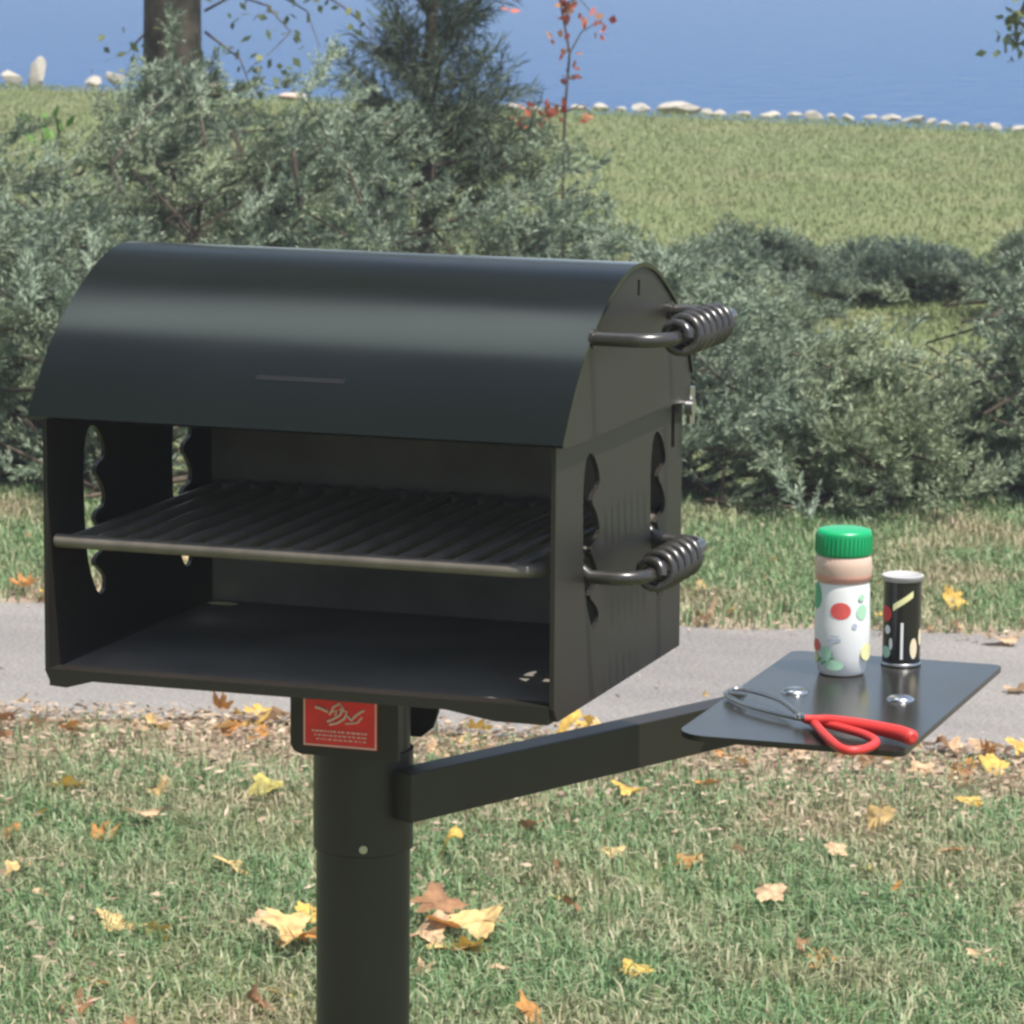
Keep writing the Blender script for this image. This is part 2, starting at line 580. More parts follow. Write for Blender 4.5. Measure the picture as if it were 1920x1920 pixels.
def path_material():
    m = mat('worn_asphalt', (0.23, 0.22, 0.215), 0.9, 0.2)
    t = m.node_tree
    b = t.nodes['Principled BSDF']
    g = t.nodes.new('ShaderNodeNewGeometry')
    n = t.nodes.new('ShaderNodeTexNoise'); n.inputs['Scale'].default_value = 140; n.inputs['Detail'].default_value = 4
    n2 = t.nodes.new('ShaderNodeTexNoise'); n2.inputs['Scale'].default_value = 3.0; n2.inputs['Detail'].default_value = 5
    mp = t.nodes.new('ShaderNodeMapping'); mp.inputs['Rotation'].default_value = (0, 0, -0.155); mp.inputs['Scale'].default_value = (0.35, 1.2, 1)
    t.links.new(g.outputs['Position'], n.inputs['Vector'])
    t.links.new(g.outputs['Position'], mp.inputs['Vector'])
    t.links.new(mp.outputs[0], n2.inputs['Vector'])
    r = t.nodes.new('ShaderNodeValToRGB')
    r.color_ramp.elements[0].position = 0.3; r.color_ramp.elements[0].color = (0.165, 0.154, 0.145, 1)
    r.color_ramp.elements[1].position = 0.7; r.color_ramp.elements[1].color = (0.305, 0.286, 0.270, 1)
    t.links.new(n.outputs['Fac'], r.inputs[0])
    r2 = t.nodes.new('ShaderNodeValToRGB')
    r2.color_ramp.elements[0].position = 0.35; r2.color_ramp.elements[0].color = (0.78, 0.78, 0.79, 1)
    r2.color_ramp.elements[1].position = 0.65; r2.color_ramp.elements[1].color = (1, 0.99, 0.97, 1)
    t.links.new(n2.outputs['Fac'], r2.inputs[0])
    mx = t.nodes.new('ShaderNodeMix'); mx.data_type = 'RGBA'; mx.blend_type = 'MULTIPLY'; mx.inputs['Factor'].default_value = 1
    t.links.new(r.outputs[0], mx.inputs[6]); t.links.new(r2.outputs[0], mx.inputs[7])
    t.links.new(mx.outputs[2], b.inputs['Base Color'])
    bp = t.nodes.new('ShaderNodeBump'); bp.inputs['Strength'].default_value = 0.5; bp.inputs['Distance'].default_value = 0.004
    t.links.new(n.outputs['Fac'], bp.inputs['Height']); t.links.new(bp.outputs[0], b.inputs['Normal'])
    return m


ss = np.linspace(-40, 40, 1601) + pa
V = []
for s in ss:
    for qv in (path_near(s), path_far(s)):
        p = pdir * s + pn * qv
        V.append((p[0], p[1], 0.006))
F = np.array([(2 * i, 2 * i + 2, 2 * i + 3, 2 * i + 1) for i in range(len(ss) - 1)])
tag(arrays('path', np.array(V), F, path_material()), 'narrow grey asphalt footpath crossing behind the grill', 'path', kind='structure')


# ------------------------------------------------------------------ grass and litter (uncountable)
def blades(P, hgt, wid, rng, lean=0.5):
    n = len(P)
    az = rng.uniform(0, 2 * np.pi, n)
    side = np.c_[np.cos(az), np.sin(az), np.zeros(n)]
    fw = np.c_[-np.sin(az), np.cos(az), np.zeros(n)]
    h = hgt * rng.uniform(0.5, 1.35, n)[:, None]
    w = wid * rng.uniform(0.6, 1.3, n)[:, None]
    le = (lean * rng.normal(0.6, 0.5, n))[:, None] * h
    up = np.array([0, 0, 1.0])
    m = P + up * h * 0.55 + fw * le * 0.35
    tp = P + up * h * np.clip(1 - np.abs(le / h) * 0.35, 0.2, 1) + fw * le
    V = np.stack([P - side * w / 2, P + side * w / 2, m + side * w * 0.4, m - side * w * 0.4, tp], 1).reshape(-1, 3)
    k = np.arange(n)[:, None] * 5
    F = np.concatenate([k + np.array([[0, 1, 2]]), k + np.array([[0, 2, 3]]), k + np.array([[3, 2, 4]])], 0)
    return V, F


def scatter(n, a0, a1, b0, b1, rng):
    a, bb = rng.uniform(a0, a1, n), rng.uniform(b0, b1, n)
    p = CAM[:2] + RT * a[:, None] + FW * bb[:, None]
    return p


def clump(p, rng, sc=5.0):
    x, y = p[:, 0] * sc, p[:, 1] * sc
    return 0.5 + 0.25 * (np.sin(x + 1.3 * np.sin(y * 0.7)) * np.cos(y * 1.1 + np.sin(x * 0.8)) + np.sin(x * 2.3 + y * 1.7) * 0.6)


rng = np.random.default_rng(3)
p = scatter(330000, -2.6, 2.6, 4.3, 7.9, rng)
p = p[~on_path(p, -0.015) & ((p @ pn) < near0 + 0.2)]
edge = near0 - p @ pn
keep = rng.random(len(p)) < np.clip(0.35 + 0.9 * clump(p, rng), 0, 1) * np.clip(0.10 + edge * 1.25, 0, 1)
p = p[keep]
V, F = blades(np.c_[p, np.zeros(len(p))], 0.036, 0.0036, rng, 1.3)
near_grass = arrays('grass', V, F, GRASS)
tag(near_grass, 'short faded lawn grass around the grill post', 'grass', kind='stuff')
p = scatter(170000, -3.2, 3.2, 8.0, 10.2, rng)
p = p[(p @ pn) > path_far(p @ pdir) - 0.01]
keep = rng.random(len(p)) < np.clip((p @ pn - far0) * 3.0 + 0.2, 0, 1) * np.clip(0.4 + clump(p, rng, 4), 0, 1)
p = p[keep]
V, F = blades(np.c_[p, np.zeros(len(p))], 0.036, 0.0042, rng, 1.2)
tag(arrays('grass', V, F, GRASS), 'strip of lawn grass between the path and the junipers', 'grass', kind='stuff')
p = scatter(260000, -5.5, 5.5, 12.5, 27.5, rng)
p = p[(shore(p) < 0.15)]
V, F = blades(np.c_[p, np.zeros(len(p))], 0.026, 0.007, rng, 1.3)
tag(arrays('grass', V, F, FARGRASS), 'pale green lawn sloping down to the lake shore', 'grass', kind='stuff')


def litter(p, rng, size):
    n = len(p)
    V, F = needles(np.c_[p, rng.uniform(0.004, 0.03, n)], np.c_[rng.normal(size=(n, 2)), rng.normal(0, 0.25, n)], size * rng.uniform(0.4, 1.3, n), size * 0.34 * rng.uniform(0.2, 1.2, n), rng)
    V[:, 2] = np.maximum(V[:, 2], 0.003)
    return V, F


p1 = scatter(85000, -2.7, 2.7, 6.6, 8.1, rng)
d = near0 - p1 @ pn
p1 = p1[(d > -0.05) & (rng.random(len(p1)) < np.exp(-np.abs(d) / 0.30))]
p2 = scatter(16000, -3.0, 3.0, 8.0, 9.6, rng)
d = p2 @ pn - far0
p2 = p2[(d > -0.06) & (rng.random(len(p2)) < np.exp(-np.abs(d) / 0.12))]
p3 = scatter(16000, -2.6, 2.6, 4.4, 7.4, rng)
p3 = p3[clump(p3, rng, 3.1) > 0.55]
V, F = litter(np.concatenate([p1, p2, p3]), rng, 0.022)
tag(arrays('leaf_litter', V, F, LITTER), 'dry brown leaf crumbs and straw along the path edges', 'leaf litter', kind='stuff')
p = scatter(260, -2.7, 2.7, 7.1, 8.8, rng)
p = p[on_path(p, -0.03)]
V, F = litter(p, rng, 0.022)
V[:, 2] += 0.006
tag(arrays('leaf_litter', V, F, LITTER), 'few dry crumbs scattered on the grey footpath', 'leaf litter', kind='stuff')

# ------------------------------------------------------------------ the grill
BASE = Vector((0.0, 0.158, 0.0))
grill = empty('park_grill', BASE, 'black steel park grill with rounded hood on a round post', 'grill')


def B(mb, name, m, parent=grill, bevel=0.0):
    return mb.build(name, m, parent, off=BASE if parent else (0, 0, 0), bevel=bevel)


def fz(l):
    return [(p[0], p[1] + FLOOR) for p in l]


Y0, Y1, XS = -0.024, 0.379, 0.2545
slot = [(.064, .232), (.078, .238), (.096, .228), (.109, .209), (.105, .200), (.090, .197), (.084, .189), (.098, .179), (.110, .163), (.105, .153),
        (.088, .151), (.081, .144), (.094, .133), (.107, .118), (.102, .109), (.087, .107), (.080, .100), (.096, .092), (.110, .081), (.105, .069),
        (.091, .067), (.074, .088), (.063, .115), (.058, .160), (.057, .205)]


def soft(poly, k=1):
    for _ in range(k):
        out = []
        for i in range(len(poly)):
            a, b = poly[i], poly[(i + 1) % len(poly)]
            out += [(a[0] * .75 + b[0] * .25, a[1] * .75 + b[1] * .25), (a[0] * .25 + b[0] * .75, a[1] * .25 + b[1] * .75)]
        poly = out
    return poly


slot_f = soft(slot)
slot_b = [(p[0] + .214, p[1] - .008) for p in slot_f]
notch = [(.340, .205), (.352, .205), (.352, .252), (.340, .252)]
side = [(Y0 + .012, 0), (Y1, 0), (Y1, .270), (.345, .285), (.05, .285), (Y0, .262), (Y0, .014)]
for s in (-1, 1):
    loops = [fz(side), fz(slot_f), fz(slot_b)] + ([fz(notch)] if s > 0 else [])
    B(MB().prism(loops, 'x', s * XS, s * (XS - .0045)), 'side_panel', BLACK)
B(MB().box(-XS + .005, XS - .005, Y1 - .0065, Y1 - .002, FLOOR + .0105, FLOOR + .268), 'back_panel', PAINTED_FILL)
fl = [(-XS + .005, Y0 + .021), (XS - .005, Y0 + .021), (XS - .005, Y1 - .007), (-XS + .005, Y1 - .007)]
hole = [(-.231 + .017 * math.cos(a), .3555 + .010 * math.sin(a)) for a in np.linspace(0, 2 * math.pi, 17)[:-1]]
floorp = MB().prism([fl, hole], 'z', FLOOR + .0105, FLOOR + .0145)
lip = [(-XS + .005, .0162), (-XS + .005, .0), (-.232, -.001), (-.205, .0065), (.150, .0065), (.198, -.001), (XS - .005, -.001), (XS - .005, .0162)]
B(MB().prism([fz(lip)], 'y', Y0 - .001, Y0 + .020), 'front_lip', BLACK)
B(floorp, 'floor_panel', PAINTED_FILL)

# hood: a bent sheet and two end plates
prof = [(-.036, .259), (-.012, .291), (.015, .321), (.05, .349), (.10, .378), (.15, .397), (.2, .4025), (.246, .394), (.29, .374), (.328, .35), (.362, .315), (.383, .278)]


def smooth_line(pts, n=8):
    out = []
    P = [pts[0]] + pts + [pts[-1]]
    for i in range(1, len(P) - 2):
        a, b, c, d = (np.array(P[j]) for j in (i - 1, i, i + 1, i + 2))
        for k in range(n):
            u = k / n
            out.append(tuple(0.5 * (2 * b + (c - a) * u + (2 * a - 5 * b + 4 * c - d) * u * u + (3 * b - a - 3 * c + d) * u ** 3)))
    return out + [pts[-1]]


sp = smooth_line(prof, 6)
nrm = []
for i in range(len(sp)):
    a, b = np.array(sp[max(i - 1, 0)]), np.array(sp[min(i + 1, len(sp) - 1)])
    tt = (b - a) / np.linalg.norm(b - a)
    nrm.append((-tt[1], tt[0]))
inner = [(p[0] - n[0] * .004, p[1] - n[1] * .004) for p, n in zip(sp, nrm)]
XH = .2645
vs, fs = [], []
for x in (-XH, XH):
    vs += [(x, p[0], p[1] + FLOOR) for p in sp] + [(x, p[0], p[1] + FLOOR) for p in inner]
n = len(sp)
hd = MB()
for i in range(n - 1):
    fs.append((i, i + 1, 2 * n + i + 1, 2 * n + i))
hd.add(vs, fs, True)
k = 0
fs2 = []
for i in range(n - 1):
    fs2.append((n + i, n + i + 1, 3 * n + i + 1, 3 * n + i))
    fs2.append((i, i + 1, n + i + 1, n + i))
    fs2.append((2 * n + i, 2 * n + i + 1, 3 * n + i + 1, 3 * n + i))
fs2 += [(0, n, 3 * n, 2 * n), (n - 1, 2 * n - 1, 4 * n - 1, 3 * n - 1)]
hd.add(vs, fs2, False)
hood = B(hd, 'hood', HOODM)
plate = [(p[0], p[1]) for p in inner] + [(.381, .248), (.30, .253), (.0, .2535), (-.030, .2555)]
for s in (-1, 1):
    B(MB().prism([fz(plate), fz([(.196, .371), (.203, .371), (.203, .386), (.196, .386)])] if s > 0 else [fz(plate)], 'x', s * .2622, s * .2587), 'end_plate', BLACK, hood)


def hood_y(z):
    for a, b in zip(sp, sp[1:]):
        if a[1] <= z <= b[1]:
            u = (z - a[1]) / (b[1] - a[1])
            return a[0] + (b[0] - a[0]) * u
    return sp[0][0]


mk = MB()
z0, z1 = .3005, .3045
vs = [(x, hood_y(z) - .0006, z + FLOOR) for x in (-.046, .042) for z in (z0, z1)]
mk.add(vs, [(0, 1, 3, 2)])
B(mk, 'embossed_mark', SCUFF, hood)


def arc_u(x0, x1, ya, yb, z, r=.035, k=7, dz=0.0):
    """a U of rod leaving the side at ya, out to x1, back to the side at yb"""
    pts = [(x0, ya, z)]
    for i in range(k + 1):
        a = math.pi / 2 * i / k
        pts.append((x1 - r + r * math.sin(a), ya + r - r * math.cos(a), z + dz * (1 - math.cos(a)) * .5))
    for i in range(k + 1):
        a = math.pi / 2 * i / k
        pts.append((x1 - r + r * math.cos(a), yb - r + r * math.sin(a), z))
    pts.append((x0, yb, z))
    return pts


def coil(x, y0, y1, z, r=.0185, wr=.0030, turns=7):
    pts = []
    N = turns * 14
    for i in range(N + 1):
        a = 2 * math.pi * turns * i / N
        rr = r * (0.72 + 0.28 * min(1, i / 14, (N - i) / 14))
        pts.append((x + rr * math.cos(a), y0 + (y1 - y0) * i / N, z + rr * math.sin(a)))
    return pts


B(MB().tube(arc_u(.262, .333, .052, .300, FLOOR + .3465, .032), .0066, 12), 'handle', ROD, hood)
B(MB().tube(coil(.333, .088, .232, FLOOR + .3465, .0162), .0045, 8), 'coil_grip', ROD, hood)
B(MB().tube([(.2622, .366, FLOOR + .243), (.2700, .366, FLOOR + .243)], .008, 12), 'rivet', DULLSTEEL, hood)
for yy in (.052, .300):
    B(MB().tube([(.2622, yy, FLOOR + .3465), (.2660, yy, FLOOR + .3465)], .0088, 12), 'rivet', ROD, hood)
hb = MB().tube([(.262, .3815, FLOOR + .262), (.262, .3815, FLOOR + .225)], .0045, 8)
B(hb, 'hinge_pin', DULLSTEEL, hood)

# cooking grate: frame rod, bars, and the outside handle
GZ = FLOOR + .138
gr = MB()
xl, xr, yf, yb, rc = -.243, .240, -.012, .352, .035
fr = [(xl - .004, yf, GZ), (xl, yf, GZ)]
fr += [(xr - rc + rc * math.sin(a), yf + rc - rc * math.cos(a), GZ) for a in np.linspace(0, math.pi / 2, 8)]
fr += [(xr, yb, GZ)]
gr.tube(fr, .0066, 12)
gr.tube([(xl + .01, yf, GZ), (xl + .01, yb, GZ)], .0055, 10)
gr.tube([(xl, yb, GZ), (xr, yb, GZ)], .0055, 10)
nb = 16
for i in range(nb):
    x = xl + .040 + (xr - xl - .070) * i / (nb - 1)
    gr.tube([(x, yf, GZ + .002), (x, yb + .008, GZ + .002)], .0056, 12)
grate = B(gr, 'cooking_grate', mat('lightened_grate_steel', (0.125, 0.108, 0.090), 0.36, 0.5, var=0.25, scale=25))  # rod steel lightened in colour to offset the shade under the hood
hz = FLOOR + .122
B(MB().tube([(.236, .068, GZ)] + arc_u(.258, .308, .068, .292, hz, .030) + [(.236, .292, GZ)], .0066, 12), 'handle', ROD, grate)
B(MB().tube(coil(.308, .098, .226, hz, .0160, turns=6), .0045, 8), 'coil_grip', ROD, grate)

# mount, sign, post, sleeve
mtop, mbot = FLOOR - .0005, FLOOR - .0765
mo = MB()
fp = [(-.0535, mtop), (-.0535, mbot + .010), (-.0500, mbot + .003), (-.043, mbot), (.0575, mbot), (.0575, mtop)]
bpq = [(-.0535, mtop), (-.0535, mbot + .010), (-.0440, mbot), (.040, mbot), (.052, mbot + .010), (.0575, mbot + .026), (.0575, mtop)]
mo.prism([fp], 'y', .100, .105)
mo.prism([bpq], 'y', .212, .217)
mo.box(-.0535, .0575, .105, .212, mtop - .005, mtop)
mo.box(-.0535, -.0490, .105, .212, mbot + .012, mtop - .005)
mo.box(.0455, .0500, .105, .135, mbot + .003, mtop - .005)
mount = B(mo, 'mount_bracket', BLACK)
sx0, sx1, sz0, sz1 = -.0395, .0365, FLOOR - .0670, FLOOR - .0185
sg = MB().box(sx0, sx1, .0985, .0999, sz0, sz1)
sign = B(sg, 'maker_plate', REDSIGN, mount)
# the plate's ink: border, a script flourish and a line of fine print (children of the plate would be a level too deep)
ink = MB()
def bar(x0, x1, z0, z1, dy=0.0):
    ink.box(x0, x1, .0979 - dy, .0984, z0, z1)
w_ = .0014
bar(sx0 + .0006, sx1 - .0006, sz0 + .0006, sz0 + .0006 + w_)
bar(sx0 + .0006, sx1 - .0006, sz1 - .0006 - w_ * .7, sz1 - .0006)
bar(sx0 + .0006, sx0 + .0006 + w_, sz0 + .0021, sz1 - .0017)
bar(sx1 - .0006 - w_, sx1 - .0006, sz0 + .0021, sz1 - .0017)
def stroke(pts, r):
    q = [(sx0 + (sx1 - sx0) * u, .0978, sz0 + (sz1 - sz0) * v) for u, v in pts]
    ink.tube(q, r, 6)
stroke([(.17, .80), (.26, .77), (.34, .72)], .0017)
stroke([(.36, .66), (.42, .83), (.50, .90), (.55, .80), (.50, .66), (.40, .57), (.33, .52)], .0013)
stroke([(.50, .78), (.60, .74), (.56, .60), (.46, .50), (.36, .46)], .0013)
stroke([(.60, .66), (.66, .58), (.70, .66), (.78, .76), (.83, .80)], .0013)
stroke([(.58, .50), (.66, .52), (.74, .54), (.80, .66)], .0010)
stroke([(.40, .72), (.46, .76), (.44, .64)], .0011)
for row, (z, hgt) in enumerate(((.30, .0016), (.22, .0013), (.14, .0012))):
    u = .12 + row * .03
    while u < .86:
        w = random.uniform(.02, .06)
        bar(sx0 + (sx1 - sx0) * u, sx0 + (sx1 - sx0) * (u + w), sz0 + (sz1 - sz0) * z, sz0 + (sz1 - sz0) * z + hgt)
        u += w + random.uniform(.012, .03)
B(ink, 'plate_lettering', SIGNW, mount)

PX, PY = 0.0, .158
B(MB().lathe([(.0460, -.25), (.0460, FLOOR - .02)], 48, (PX, PY, 0)), 'post', BLACK)
B(MB().lathe([(.0475, FLOOR - .178), (.0490, FLOOR - .1765), (.0490, FLOOR - .1765), (.0490, FLOOR - .078), (.0490, FLOOR - .078), (.0455, FLOOR - .0772)], 48, (PX, PY, 0)), 'swivel_sleeve', BLACK)
an = math.atan2(CAM[1] - PY, CAM[0] - PX)
cc = (PX + .0488 * math.cos(an), PY + .0488 * math.sin(an))
B(MB().tube([(cc[0], cc[1], FLOOR - .1685), (cc[0] + .004 * math.cos(an), cc[1] + .004 * math.sin(an), FLOOR - .1685)], .0042, 10), 'set_screw', DULLSTEEL)

# arm and utility shelf
SZ = FLOOR - .078
a0, a1 = Vector((.037, .133, 0)), Vector((.345, .740, 0))
ad = (a1 - a0).normalized(); aw = Vector((ad.y, -ad.x, 0))
vs = []
for p_, zb in ((a0, FLOOR - .141), (a1, FLOOR - .128)):
    for w in (0, .030):
        for z in (zb, SZ - .0062):
            q_ = p_ + aw * w
            vs.append((q_.x, q_.y, z - (0.008 if (p_ is a0 and z > FLOOR - .12) else 0)))
arm = MB().add(vs, [(0, 1, 3, 2), (4, 6, 7, 5), (0, 4, 5, 1), (2, 3, 7, 6), (0, 2, 6, 4), (1, 5, 7, 3)])
B(arm, 'shelf_arm', BLACK, bevel=.0012)
def rrect(x0, x1, y0, y1, r, k=6, r_near=None):
    out = []
    q = r_near or r
    for cx, cy, a, rr in ((x1 - r, y1 - r, 0, r), (x0 + r, y1 - r, 90, r), (x0 + q, y0 + q, 180, q), (x1 - r, y0 + r, 270, r)):
        for i in range(k + 1):
            an_ = math.radians(a + 90 * i / k)
            out.append((cx + rr * math.cos(an_), cy + rr * math.sin(an_)))
    return out
sh = rrect(.266, .500, .322, .782, .012, 8, .034)
shelf = B(MB().prism([sh], 'z', SZ - .006, SZ), 'utility_shelf', mat('satin_black_shelf', (0.018, 0.017, 0.014), 0.22, 0.34, var=0.15, scale=9), bevel=.0012)
for q_ in ((.327, .562), (.439, .564)):
    B(MB().lathe([(.0145, 0), (.0145, .001), (.011, .0035), (.005, .0052), (.0, .0055)], 20, (q_[0], q_[1], SZ)), 'carriage_bolt', CHROME, shelf)

# ------------------------------------------------------------------ things on the shelf


def viewang(x, y):
    return math.atan2(CAM[1] - y, CAM[0] - x)


def patch(mb, c, r, a0, a1, z0, z1, base, ellipse=False, slant=0.0, seg=14):
    """print on a can: a curved patch, angle measured in degrees right of the viewer's side"""
    vs, fs = [], []
    if ellipse:
        am, zm = (a0 + a1) / 2, (z0 + z1) / 2
        rings = [(0, 0)] + [(math.cos(t_) * q, math.sin(t_) * q) for q in (.5, 1) for t_ in np.linspace(0, 2 * math.pi, seg + 1)[:-1]]
        for u, v in rings:
            a = base + math.radians(am + u * (a1 - a0) / 2)
            vs.append((c[0] + r * math.cos(a), c[1] + r * math.sin(a), c[2] + zm + v * (z1 - z0) / 2))
        for k in range(seg):
            fs.append((0, 1 + k, 1 + (k + 1) % seg))
            fs.append((1 + k, 1 + seg + k, 1 + seg + (k + 1) % seg, 1 + (k + 1) % seg))
    else:
        for i in range(seg + 1):
            u = i / seg
            a = base + math.radians(a0 + (a1 - a0) * u)
            for z in (z0, z1):
                vs.append((c[0] + r * math.cos(a), c[1] + r * math.sin(a), c[2] + z + slant * u))
        for i in range(seg):
            fs.append((2 * i, 2 * i + 2, 2 * i + 3, 2 * i + 1))
    mb.add(vs, fs, True)


sc_ = Vector((.347, .678, SZ))
sv = viewang(sc_.x, sc_.y)
shk = empty('cheese_shaker', sc_, 'white plastic shaker bottle with green cap standing on the shelf', 'shaker bottle')
def Bs(mb, name, m, parent): return mb.build(name, m, parent, off=sc_)
bod = MB().lathe([(.020, .0), (.0235, .001), (.0252, .005), (.0275, .022), (.0292, .040), (.0292, .060), (.0284, .080), (.0284, .098), (.0272, .108), (.0272, .108), (.0286, .110), (.0298, .116), (.0305, .126), (.0300, .133), (.0285, .138)], 48, sc_)
body = Bs(bod, 'bottle', CREAM, shk)
lab = MB().lathe([(.0238, .0015), (.0256, .0052), (.0279, .022), (.0296, .040), (.0296, .060), (.0288, .080), (.0288, .098), (.0278, .1065)], 48, sc_, caps=False)
# paper label open at top and bottom
labo = Bs(lab, 'label', WHITEP, body)
capm = MB().lathe([(.0270, .137), (.0292, .1375), (.0297, .140), (.0297, .162), (.0285, .1655), (.0240, .167), (.0, .1672)], 48, sc_)
for k in range(40):
    a = 2 * math.pi * k / 40
    capm.tube([(sc_.x + .0297 * math.cos(a), sc_.y + .0297 * math.sin(a), SZ + .1405), (sc_.x + .0297 * math.cos(a), sc_.y + .0297 * math.sin(a), SZ + .1605)], .0008, 5)
Bs(capm, 'cap', GREENP, shk)
pk = MB().lathe([(.0281, .1085), (.0296, .1105), (.0304, .1150), (.0304, .1165)], 48, sc_, caps=False)
Bs(pk, 'shoulder_band', PINK, body)
def ip(name, m, items, r=.0300):
    for it in items:
        mm = MB()
        patch(mm, sc_, it.get('r', r), it['a'][0], it['a'][1], it['z'][0], it['z'][1], sv, it.get('e', False), it.get('s', 0))
        Bs(mm, name, m, body)
ip('red_emblem', mat('coral_red_ink', (0.72, 0.11, 0.10), 0.5, 0.3), [dict(a=(-26, 18), z=(.067, .087), e=True, r=.0295), dict(a=(-80, -50), z=(.028, .042), e=True)])
ip('green_print', DGINK, [dict(a=(-92, -50), z=(.076, .106), r=.0293, e=True), dict(a=(-60, -20), z=(.016, .020), r=.0285, s=.010), dict(a=(-52, -10), z=(.012, .015), r=.0280, s=.012)])
ip('pale_green_print', GINK, [dict(a=(-50, -22), z=(.018, .036), e=True, r=.0293), dict(a=(30, 58), z=(.066, .084), e=True, r=.0298), dict(a=(-40, 5), z=(.008, .020), e=True, r=.0284), dict(a=(34, 50), z=(.088, .096), e=True)])
ip('yellow_print', YINK, [dict(a=(42, 85), z=(.018, .038), e=True), dict(a=(-88, -60), z=(.014, .026), e=True, r=.0290)])
ip('blue_print', BLUEINK, [dict(a=(-30, -2), z=(.041, .0435), s=.002), dict(a=(20, 32), z=(.056, .063), e=True), dict(a=(-24, -6), z=(.047, .0488))], .0301)

cc_ = Vector((.396, .745, SZ))
cv = viewang(cc_.x, cc_.y)
can = empty('seasoning_can', cc_, 'small black printed seasoning can with pale lid on the shelf', 'seasoning can')
def Bc(mb, name, m, parent): return mb.build(name, m, parent, off=cc_)
cb = Bc(MB().lathe([(.0205, .003), (.0205, .098)], 44, cc_), 'can_body', CANB, can)
Bc(MB().lathe([(.0200, 0), (.0216, .0006), (.0218, .0030), (.0207, .0044)], 44, cc_), 'bottom_rim', DULLSTEEL, can)
Bc(MB().lathe([(.0207, .0975), (.0222, .099), (.0224, .1035), (.0224, .1035), (.0200, .1045), (.0196, .1030), (.0, .1030)], 44, cc_), 'lid', mat('pale_can_lid', (0.42, 0.40, 0.385), 0.35, 0.5), can)
def ic(name, m, items, r=.0208):
    for it in items:
        mm = MB()
        patch(mm, cc_, it.get('r', r), it['a'][0], it['a'][1], it['z'][0], it['z'][1], cv, it.get('e', False), it.get('s', 0))
        Bc(mm, name, m, cb)
ic('yellow_stripe', YINK, [dict(a=(-28, 34), z=(.065, .0725), s=.016)])
ic('red_print', RINK, [dict(a=(-78, -32), z=(.052, .070), e=True)])
ic('white_print', WHITEP, [dict(a=(-3, 5), z=(.010, .052)), dict(a=(-58, -36), z=(.038, .048), e=True), dict(a=(-40, -28), z=(.020, .034), e=True)])
ic('green_print', GINK, [dict(a=(-72, -34), z=(.010, .024), e=True)])
ic('cream_print', mat('cream_ink', (0.78, 0.66, 0.46), 0.5, 0.3), [dict(a=(26, 52), z=(.010, .034), e=True), dict(a=(60, 78), z=(.024, .044), e=True)])

shk.scale = (1, 1, .935)
can.scale = (1, 1, .95)

# tongs, lying across the near end of the shelf
TZ = SZ
tongs = empty('tongs', (.379, .385, TZ), 'scissor tongs with red coated handles lying across shelf', 'tongs')
def Bt(mb, name, m, parent=tongs): return mb.build(name, m, parent, off=(.379, .385, TZ))
def line(pts, n=6): return [tuple(p) for p in smooth_line3(pts, n)]
def smooth_line3(pts, n=6):
    out = []
    P = [np.array(p, float) for p in [pts[0]] + list(pts) + [pts[-1]]]
    for i in range(1, len(P) - 2):
        a, b, c, d = P[i - 1], P[i], P[i + 1], P[i + 2]
        for k in range(n):
            u = k / n
            out.append(0.5 * (2 * b + (c - a) * u + (2 * a - 5 * b + 4 * c - d) * u * u + (3 * b - a - 3 * c + d) * u ** 3))
    return out + [P[-1]]
h = TZ + .009
def on(pts, dz=0.0): return line([tuple(gp(x, y, h + dz)) for x, y in pts])
Bt(MB().tube(on([(1512, 1348), (1495, 1337), (1460, 1312), (1406, 1295), (1376, 1292), (1370, 1298), (1398, 1304)], .001), .0023, 8), 'jaw', DULLSTEEL)
Bt(MB().tube(on([(1512, 1350), (1495, 1347), (1438, 1333), (1392, 1319), (1362, 1304), (1366, 1297), (1392, 1310)], -.003), .0023, 8), 'jaw', DULLSTEEL)
pc = gp(1500, 1343, h)
Bt(MB().lathe([(.005, 0), (.005, .004), (.003, .005), (0, .0052)], 14, (pc[0], pc[1], h - .002)), 'pivot_rivet', CHROME)
Bt(MB().tube(on([(1510, 1348), (1524, 1354), (1548, 1380), (1580, 1405), (1615, 1406), (1642, 1393), (1624, 1379), (1582, 1366), (1545, 1356), (1516, 1349)], -.002), .0046, 10), 'handle', REDP)
hp = on([(1510, 1348), (1530, 1349), (1559, 1351), (1622, 1361), (1683, 1374), (1712, 1384)], .002)
nr = len(hp)
Bt(MB().tube(hp, [.0042 + .0036 * min(1, max(0, (i / nr - .15) * 1.6)) - (.0035 if i == nr - 1 else 0) for i in range(nr)], 12), 'handle', REDP)

# ------------------------------------------------------------------ fallen leaves


